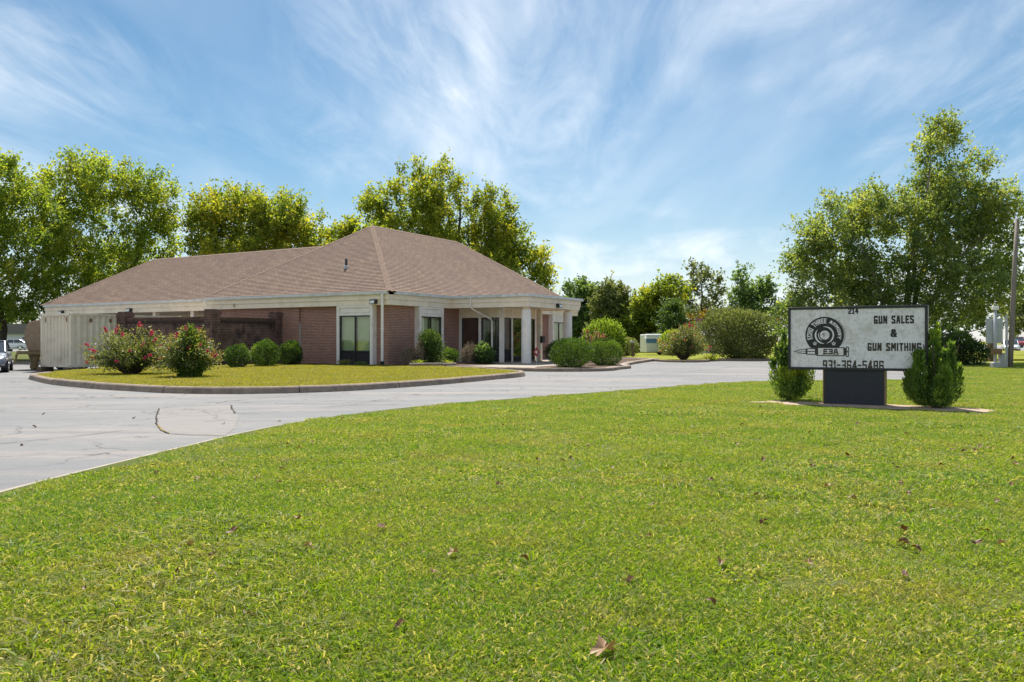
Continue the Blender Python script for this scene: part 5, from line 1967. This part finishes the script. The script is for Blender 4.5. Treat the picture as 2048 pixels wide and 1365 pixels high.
EB = 'round clipped bushes by the entrance'
shrub('round_bush', 'big bright green clipped bush in front of the portico columns', (2.50, 34.5), 0.92, 0.85, 1.20, 'leaf_boxwood', 46, 14000, 0.055, group=EB, z0=ZW, tint_mid=0.62, fuzz=0.028, rough=0.09, tint_spread=0.22)
shrub('round_bush', 'second round clipped bush at the right end of the entrance walk', (4.28, 37.6), 0.78, 0.75, 1.18, 'leaf_boxwood', 47, 11000, 0.055, group=EB, z0=ZW, tint_mid=0.5, fuzz=0.028, rough=0.09, tint_spread=0.22)
shrub('round_bush', 'dark green bush under the far brick wall behind the red yard sign', (2.55, 42.6), 0.85, 0.8, 1.05, 'leaf_dark', 48, 6000, 0.06, group=EB, z0=ZW)
shrub('round_bush', 'dark low bush between the column and the far window', (4.3, 46.5), 0.9, 0.8, 1.0, 'leaf_dark', 49, 5000, 0.07, group=EB, z0=ZW)
shrub('climbing_shrub', 'dark leafy shrub with dry grey twigs under the side window', (-3.85, 37.95), 0.56, 0.50, 1.50, 'leaf_dark', 50, 4200, 0.10, z0=ZW, rough=0.32, tint_mid=0.5, fuzz=0.09)
shrub('dry_bush', 'leafless grey dry bush against the brick corner', (-4.65, 37.55), 0.50, 0.42, 0.82, 'leaf_dry', 51, 2200, 0.06, z0=ZW, bark='dry_twig', stems=40, tint_mid=0.4, density_core=0.6)
shrub('dry_bush', 'tall brittle beige dry bush left of the dark leafy shrub', (-4.2, 37.65), 0.30, 0.35, 1.05, 'leaf_dry', 52, 1300, 0.06, z0=ZW, bark='dry_twig', stems=36, shape='vase', foot=.5, density_core=0.6)
shrub('low_bush', 'low olive bush between the side window and the vestibule', (-2.95, 38.9), 0.38, 0.35, 0.68, 'leaf_boxwood', 53, 2200, 0.07, z0=ZW, tint_mid=0.5)
shrub('dry_bush', 'grey dry bush in front of the vestibule glass', (-2.05, 39.3), 0.46, 0.42, 0.95, 'leaf_dry', 54, 2200, 0.06, z0=ZW, bark='dry_twig', stems=40, density_core=0.6)
shrub('low_bush', 'dark blue green bush in front of the vestibule glass', (-1.35, 39.3), 0.50, 0.45, 0.92, 'leaf_bluegreen', 55, 2600, 0.10, z0=ZW, tint_mid=0.25, rough=0.2)
shrub('vine_shrub', 'big rounded vine covered shrub on the grass right of the portico', (6.9, 61.5), 1.5, 1.4, 2.45, 'leaf_maple', 56, 9000, 0.17, z0=0.1, tint_mid=0.15, rough=0.24, fuzz=0.12)
shrub('low_bush', 'small green bush between the round vine shrub and the camper', (9.0, 64), 0.9, 0.9, 1.3, 'leaf_olive', 57, 3500, 0.12, z0=0.1)
shrub('olive_shrub', 'very large grey green shrub behind the back kerb left of the sign', (14.9, 53.6), 2.4, 2.1, 3.1, 'leaf_olive', 58, 26000, 0.13, z0=0.1, rough=0.26, fuzz=0.13, upward=0.8, foot=0.6)
shrub('dark_shrub', 'wide dark blue green shrub beyond the lawn right of the sign', (22.5, 41.2), 1.2, 1.0, 1.5, 'leaf_dark', 59, 11000, 0.10, z0=0.03, rough=0.26, fuzz=0.07)
shrub('low_bush', 'scrubby bush between the camper and the pink flowering bush', (13.2, 66), 1.3, 1.0, 1.9, 'leaf_maple', 60, 4000, 0.15, z0=0.1, tint_mid=0.55)


# flowering crape myrtles: branching from a foot, shoots arching out, pink panicles
def blossom_mesh(seed):
    rng = np.random.default_rng(seed)
    n = 90
    t = rng.uniform(0, 1, n)
    r = 0.055 * (1 - t * .75) * np.sqrt(rng.uniform(0.2, 1, n))
    a = rng.uniform(0, 6.28, n)
    p = np.stack([np.cos(a) * r, np.sin(a) * r, t * 0.16], 1)
    L = rng.uniform(0.025, 0.045, n)
    Q = leaf_quads(rng, p, rng.normal(size=(n, 3)), L, L * .9, 0.3, 0.3)
    return quads_mesh('blossom', Q, rng.uniform(0, 1, n), 'blossom')


BLOSSOMS = [blossom_mesh(s) for s in (1, 2, 3)]


def myrtle(label, base, rx, h, n_shoot, seed, n_blossom, z0, leaf=0.065, per=60, tint_mid=0.45, group='flowering crape myrtles', lobe=0.0):
    rng = np.random.default_rng(seed)
    root = empty('crape_myrtle', (base[0], base[1], z0))
    tag(root, label, 'shrub', group)
    tb = MB()
    P, A, T = [], [], []
    tips = []
    for s in range(n_shoot):
        a = rng.uniform(0, 2 * math.pi)
        q = math.sqrt(rng.uniform(0.02, 1))
        out = np.array([math.cos(a) * rx * q, math.sin(a) * rx * .9 * q])
        hh = h * (1.0 - 0.55 * q ** 2.2) * rng.uniform(0.80 - 0.5 * q, 1.08)
        tip = np.array([out[0], out[1], max(0.25, hh)])
        foot = np.array([math.cos(a) * 0.18 * rng.uniform(.2, 1), math.sin(a) * 0.18 * rng.uniform(.2, 1), 0])
        mid = foot + (tip - foot) * 0.5 + np.array([0, 0, h * 0.12]) + rng.normal(size=3) * 0.06
        tb.tube([foot, mid, tip], [0.016, 0.010, 0.004], 4, False)
        for k in range(per):
            t = rng.uniform(0.28, 1.0) ** 0.8
            b = (1 - t) ** 2 * foot + 2 * t * (1 - t) * mid + t * t * tip
            P.append(b + rng.normal(size=3) * 0.075)
            A.append(unit(tip - foot) * 0.5 + rng.normal(size=3) * 0.7)
            T.append(tint_mid + rng.normal() * 0.17 + (0.22 if t > 0.85 else 0) * rng.uniform(0, 1.6))
        tips.append((tip, tip - mid))
    P, A, T = np.array(P), np.array(A), np.clip(np.array(T), 0, 1)
    keep = P[:, 2] > 0.06
    P, A, T = P[keep], A[keep], T[keep]
    L = leaf * rng.uniform(0.6, 1.4, len(P))
    Q = leaf_quads(rng, P, A, L, L * .58, 0.6, 0.2)
    link_mesh(quads_mesh('foliage', Q, T, 'leaf_myrtle'), 'foliage', root)
    tb.build('stems', 'bark', root)
    # heads sit at the tips that look outwards
    sel = rng.permutation(len(tips))[:n_blossom]
    for i in sel:
        tip, d = tips[i]
        b = bpy.data.objects.new('blossom', BLOSSOMS[i % 3])
        COL.objects.link(b)
        b.parent = root
        b.location = tip
        q = Vector(d).to_track_quat('Z', 'X')
        b.rotation_euler = q.to_euler()
        s = rng.uniform(0.55, 1.15)
        b.scale = (s, s, s * rng.uniform(.8, 1.2))
    return root


myrtle('wide pink flowering shrub on the grass island in front of the container', (-12.9, 27.6), 1.6, 1.62, 190, 61, 34, ZI)
myrtle('bushy pink flowering shrub with a dense green vine covered middle, right of the wider one', (-10.1, 25.4), 1.1, 1.5, 130, 62, 20, ZI, tint_mid=0.5)
shrub('vine_shrub', 'dense green leafy clump growing through the middle of the second flowering shrub', (-9.95, 25.25), 0.45, 0.45, 1.42, 'leaf_boxwood', 63, 5200, 0.07, z0=ZI, tint_mid=0.62, shape='vase', foot=0.6, rough=0.12)
myrtle('pink flowering shrub on the kerbed corner beyond the drive', (10.6, 50.4), 1.5, 2.2, 170, 64, 30, 0.10, leaf=0.09, tint_mid=0.5)
myrtle('pink flowering shrub showing over the two clipped entrance bushes', (4.4, 43.2), 1.0, 1.7, 80, 65, 24, ZW, leaf=0.08, tint_mid=0.55)


# strappy clumps
def blades(rng, n, rad, l0, l1, w, lean=0.6, arch=0.35):
    a = rng.uniform(0, 6.28, n)
    r0 = rad * np.sqrt(rng.uniform(0, 1, n))
    p = np.stack([np.cos(a) * r0, np.sin(a) * r0, np.zeros(n)], 1)
    d = unit(rng.normal(size=(n, 3)) * np.array([lean, lean, 0.12]) + np.array([0, 0, 1.0]))
    d[:, 2] = np.abs(d[:, 2])
    s = unit(np.cross(d, rng.normal(size=(n, 3))))
    l = rng.uniform(l0, l1, n)[:, None]
    ww = (w * rng.uniform(0.6, 1.3, n))[:, None]
    hor = unit(d * np.array([1, 1, 0]) + rng.normal(size=(n, 3)) * np.array([.3, .3, 0]))
    m1 = p + d * l * .55
    tp = p + d * l * .85 + hor * l * arch - np.array([0, 0, 1]) * l * arch * .35
    return np.stack([p - s * ww * .5, p + s * ww * .5, m1 + s * ww * .45, m1 - s * ww * .45, tp], axis=1)


def clump(label, base, z0, n, rad, l0, l1, w, mat, seed, name='daylily', cat='plant', group=None):
    rng = np.random.default_rng(seed)
    Q = blades(rng, n, rad, l0, l1, w, 0.55, 0.45)
    me = quads_mesh(name, Q, np.clip(rng.normal(.5, .2, n), 0, 1), mat, 5, [[0, 1, 2, 3], [3, 2, 4]])
    o = link_mesh(me, name)
    o.location = (base[0], base[1], z0)
    tag(o, label, cat, group)


clump('bright strappy daylily clump below the dark leafy shrub', (-4.15, 36.9), ZW, 60, 0.18, 0.3, 0.5, 0.03, 'leaf_golden', 71, group='strappy clumps along the walls')
clump('bright strappy daylily clump beside the low olive bush', (-2.95, 37.2), ZW, 50, 0.15, 0.3, 0.45, 0.03, 'leaf_golden', 72, group='strappy clumps along the walls')
clump('green grassy clump at the left foot of the front window', (-7.7, 37.5), ZW, 90, 0.25, 0.3, 0.5, 0.025, 'leaf_olive', 73, group='strappy clumps along the walls')
clump('small sparse clump at the right foot of the front window', (-6.9, 37.15), ZW, 60, 0.22, 0.2, 0.36, 0.025, 'leaf_bluegreen', 74, group='strappy clumps along the walls')
clump('low leafy plant at the right foot of the pink shrub beyond the drive', (12.3, 50.3), 0.1, 90, 0.35, 0.3, 0.55, 0.06, 'leaf_golden', 75, group='strappy clumps along the walls')
clump('tall grass weed at the foot of the left yew bush', (5.62, 16.2), 0.03, 12, 0.05, 0.2, 0.34, 0.012, 'leaf_golden', 76, name='grass_weed', group='weeds at the sign bed')
clump('tall grass weed between the left yew bush and the pedestal', (5.95, 15.95), 0.03, 12, 0.05, 0.2, 0.32, 0.012, 'leaf_golden', 77, name='grass_weed', group='weeds at the sign bed')

# ------------------------------------------------------------------ grass
proto = bpy.data.collections.new('grass_patches')          # only feeds the instancing below


def patch_proto(idx, n, rad, l0, l1, w, mat, seed, lean, arch):
    rng = np.random.default_rng(seed)
    Q = blades(rng, n, rad, l0, l1, w, lean, arch)
    t = rng.uniform(0, 1, n)
    me = quads_mesh('patch_%02d' % idx, Q, t, mat, 5, [[0, 1, 2, 3], [3, 2, 4]])
    o = bpy.data.objects.new('%s_%02d' % (mat, idx), me)
    return o


def make_field(name, label_kind, mat, pts, zs, sc, idx, protos):
    coll = bpy.data.collections.new(name + '_protos')
    for o in protos:
        coll.objects.link(o)
    n = len(pts)
    me = bpy.data.meshes.new(name)
    me.vertices.add(n)
    co = np.column_stack([pts, zs]).astype(np.float32)
    me.vertices.foreach_set('co', co.reshape(-1))
    rng = np.random.default_rng(5)
    for nm, typ, val in (('rot', 'FLOAT', rng.uniform(0, 6.28, n)), ('scl', 'FLOAT', sc), ('pick', 'INT', idx)):
        at = me.attributes.new(nm, typ, 'POINT')
        at.data.foreach_set('value', np.asarray(val, dtype=np.int32 if typ == 'INT' else np.float32))
    me.materials.append(MATS[mat])
    o = link_mesh(me, name)
    tag(o, kind='stuff')
    o['label'] = label_kind
    ng = bpy.data.node_groups.new(name + '_nodes', 'GeometryNodeTree')
    ng.interface.new_socket('Geometry', in_out='INPUT', socket_type='NodeSocketGeometry')
    ng.interface.new_socket('Geometry', in_out='OUTPUT', socket_type='NodeSocketGeometry')
    gi, go = ng.nodes.new('NodeGroupInput'), ng.nodes.new('NodeGroupOutput')
    mp = ng.nodes.new('GeometryNodeMeshToPoints')
    ip = ng.nodes.new('GeometryNodeInstanceOnPoints')
    ci = ng.nodes.new('GeometryNodeCollectionInfo')
    ci.inputs['Collection'].default_value = coll
    ci.inputs['Separate Children'].default_value = True
    ci.inputs['Reset Children'].default_value = True

    def na(nm, typ):
        a = ng.nodes.new('GeometryNodeInputNamedAttribute')
        a.data_type = typ
        a.inputs['Name'].default_value = nm
        return a.outputs['Attribute']
    cx = ng.nodes.new('ShaderNodeCombineXYZ')
    l = ng.links.new
    l(na('rot', 'FLOAT'), cx.inputs[2])
    l(gi.outputs[0], mp.inputs['Mesh'])
    l(mp.outputs[0], ip.inputs['Points'])
    l(ci.outputs[0], ip.inputs['Instance'])
    ip.inputs['Pick Instance'].default_value = True
    l(na('pick', 'INT'), ip.inputs['Instance Index'])
    l(cx.outputs[0], ip.inputs['Rotation'])
    l(na('scl', 'FLOAT'), ip.inputs['Scale'])
    l(ip.outputs[0], go.inputs[0])
    md = o.modifiers.new('scatter', 'NODES')
    md.node_group = ng
    return o


def scatter(rng, poly, dens_bands, margin=2.0, holes=()):
    """jittered grid, denser close to the viewer"""
    out = []
    for (d0, d1, dens) in dens_bands:
        w = d1 * 0.66 + margin
        st = 1 / math.sqrt(dens)
        gx, gy = np.meshgrid(np.arange(-w, w, st), np.arange(d0, d1, st))
        x = gx.ravel() + rng.uniform(-.5, .5, gx.size) * st
        y = gy.ravel() + rng.uniform(-.5, .5, gx.size) * st
        ok = (np.abs(x) < y * 0.66 + margin) & in_poly(x, y, poly)
        for hpoly in holes:
            ok &= ~in_poly(x, y, hpoly)
        out.append(np.stack([x[ok], y[ok]], 1))
    return np.concatenate(out)


def inset_ok(pts, curve, d):
    """drop points closer than d to a boundary polyline"""
    C = np.array(curve)
    keep = np.ones(len(pts), bool)
    for i in range(0, len(pts), 4000):
        q = pts[i:i + 4000]
        dd = np.min(np.hypot(q[:, None, 0] - C[None, :, 0], q[:, None, 1] - C[None, :, 1]), axis=1)
        keep[i:i + 4000] = dd > d
    return keep


rg = np.random.default_rng(99)
lawn_pts = scatter(rg, lawn_poly, [(2.0, 7, 19), (7, 12, 14), (12, 20, 10), (20, 46, 7)], holes=[gpoly])
dense_curve = smooth_path(lawn_edge, 0.15)
lawn_pts = lawn_pts[inset_ok(lawn_pts, dense_curve, 0.20)]
nL = len(lawn_pts)
lp = [patch_proto(i, 880, 0.27, 0.028, 0.062, 0.0058, 'grass_lawn', 200 + i, 0.9, 0.22) for i in range(6)]
lp += [patch_proto(6, 700, 0.25, 0.045, 0.09, 0.007, 'grass_lawn', 206, 0.7, 0.4), patch_proto(7, 480, 0.24, 0.02, 0.045, 0.014, 'grass_lawn', 207, 1.2, 0.2),
       patch_proto(8, 380, 0.27, 0.020, 0.045, 0.0055, 'grass_lawn', 208, 1.3, 0.2)]
pk = rg.integers(0, 6, nL)
rr = rg.uniform(size=nL)


def wavy(p, k, seed):
    r_ = np.random.default_rng(seed)
    v = np.zeros(len(p))
    for _ in range(9):
        w = r_.normal(size=2) * k
        v += np.sin(p @ w + r_.uniform(0, 6.28))
    return v / 3.0


lush_, thin_ = wavy(lawn_pts, 1.6, 3), wavy(lawn_pts, 2.3, 4)
pk[(lush_ > 0.9) & (rr < 0.25)] = 6                 # taller coarse tufts in clumps
pk[(lush_ < -0.55) & (rr < 0.55)] = 7                 # low broad-leaved weeds
pk[(thin_ > 0.45) & (rr > 0.2)] = 8                 # thin, worn spots
make_field('lawn_grass', 'mown green grass of the wide front lawn', 'grass_lawn', lawn_pts, np.full(nL, 0.03), rg.uniform(0.8, 1.15, nL) * (1 + 0.13 * np.clip(lush_, -1, 1)), pk, lp)

# edge fringe hanging over the concrete
isl_inner = [p for p in island_poly]
ip_ = scatter(rg, island_poly, [(19, 30, 10), (30, 42, 6)], holes=[bed2, walk_poly])
ip_ = ip_[inset_ok(ip_, isl_path, 0.42)]
nI = len(ip_)
ipz = [patch_proto(10 + i, 430, 0.28, 0.03, 0.065, 0.010, 'grass_island', 300 + i, 0.95, 0.35) for i in range(4)]
make_field('island_grass', 'short yellowish grass on the kerbed island', 'grass_island', ip_, np.full(nI, 0.13), rg.uniform(0.8, 1.15, nI), rg.integers(0, 4, nI), ipz)


# ------------------------------------------------------------------ fallen leaves
def leaf_mesh(seed, oak):
    rng = np.random.default_rng(seed)
    n = 22
    pts = []
    for i in range(n):
        a = 2 * math.pi * i / n
        r = (0.5 + 0.5 * abs(math.cos(a * 2.5))) if oak else (0.62 + 0.38 * abs(math.cos(a)))
        r *= rng.uniform(0.85, 1.1)
        x, y = r * math.cos(a) * .052, r * math.sin(a) * .036
        pts.append((x, y, 0.018 * math.sin(x * 55 + seed) + 0.020 * (abs(y) / .036) ** 2 * rng.uniform(.5, 1.2)))
    vs = [(0, 0, 0.0)] + pts
    fs = [(0, i + 1, (i + 1) % n + 1) for i in range(n)]
    # stalk
    o = len(vs)
    vs += [(0.05, 0.001, 0.005), (0.05, -0.001, 0.005), (0.085, 0, 0.014)]
    fs.append((o, o + 1, o + 2))
    me = bpy.data.meshes.new('fallen_leaf')
    me.from_pydata(vs, [], fs)
    at = me.attributes.new('tint', 'FLOAT', 'POINT')
    base = rng.uniform(0.05, 0.95)
    at.data.foreach_set('value', np.clip(base + rng.normal(size=len(vs)) * 0.08, 0, 1).astype(np.float32))
    me.materials.append(MATS['leaf_fallen'])
    me.update()
    return me


LM = [leaf_mesh(s, s % 2) for s in range(9)]
rl = random.Random(44)


def fallen(x, y, z, s):
    o = bpy.data.objects.new('fallen_leaf', LM[rl.randrange(9)])
    COL.objects.link(o)
    o.location = (x, y, z)
    o.rotation_euler = (rl.uniform(-.45, .45), rl.uniform(-.45, .45), rl.uniform(0, 6.28))
    o.scale = (s, s, s)
    return o


big = fallen(0.35, 3.12, 0.075, 1.25)
tag(big, 'curled pale brown fallen leaf lying nearest to the camera', 'leaf')
big.data = LM[1]
cnt = 0
while cnt < 120:
    d = 3.4 * (26 / 3.4) ** (rl.random() ** 0.75)
    x = rl.uniform(-0.62, 0.62) * d
    if not in_poly(np.array([x]), np.array([d]), lawn_poly)[0] or in_poly(np.array([x]), np.array([d]), gpoly)[0]:
        continue
    tag(fallen(x, d, 0.072 + rl.uniform(-.008, .012), rl.uniform(0.4, 0.8)), 'dry brown fallen leaf lying on the front lawn', 'leaf', 'fallen leaves on the lawn')
    cnt += 1
cnt = 0
while cnt < 26:
    x, y = rl.uniform(-14, 3), rl.uniform(8, 30)
    if in_poly(np.array([x]), np.array([y]), lawn_poly)[0]:
        continue
    isl = in_poly(np.array([x]), np.array([y]), island_poly)[0]
    o = fallen(x, y, (0.185 if isl else 0.012), rl.uniform(0.45, 0.85))
    if isl:
        tag(o, 'dry fallen leaf lying on the kerbed grass island', 'leaf', 'fallen leaves on the island')
    else:
        tag(o, 'dry fallen leaf lying on the grey driveway', 'leaf', 'fallen leaves on the driveway')
    cnt += 1
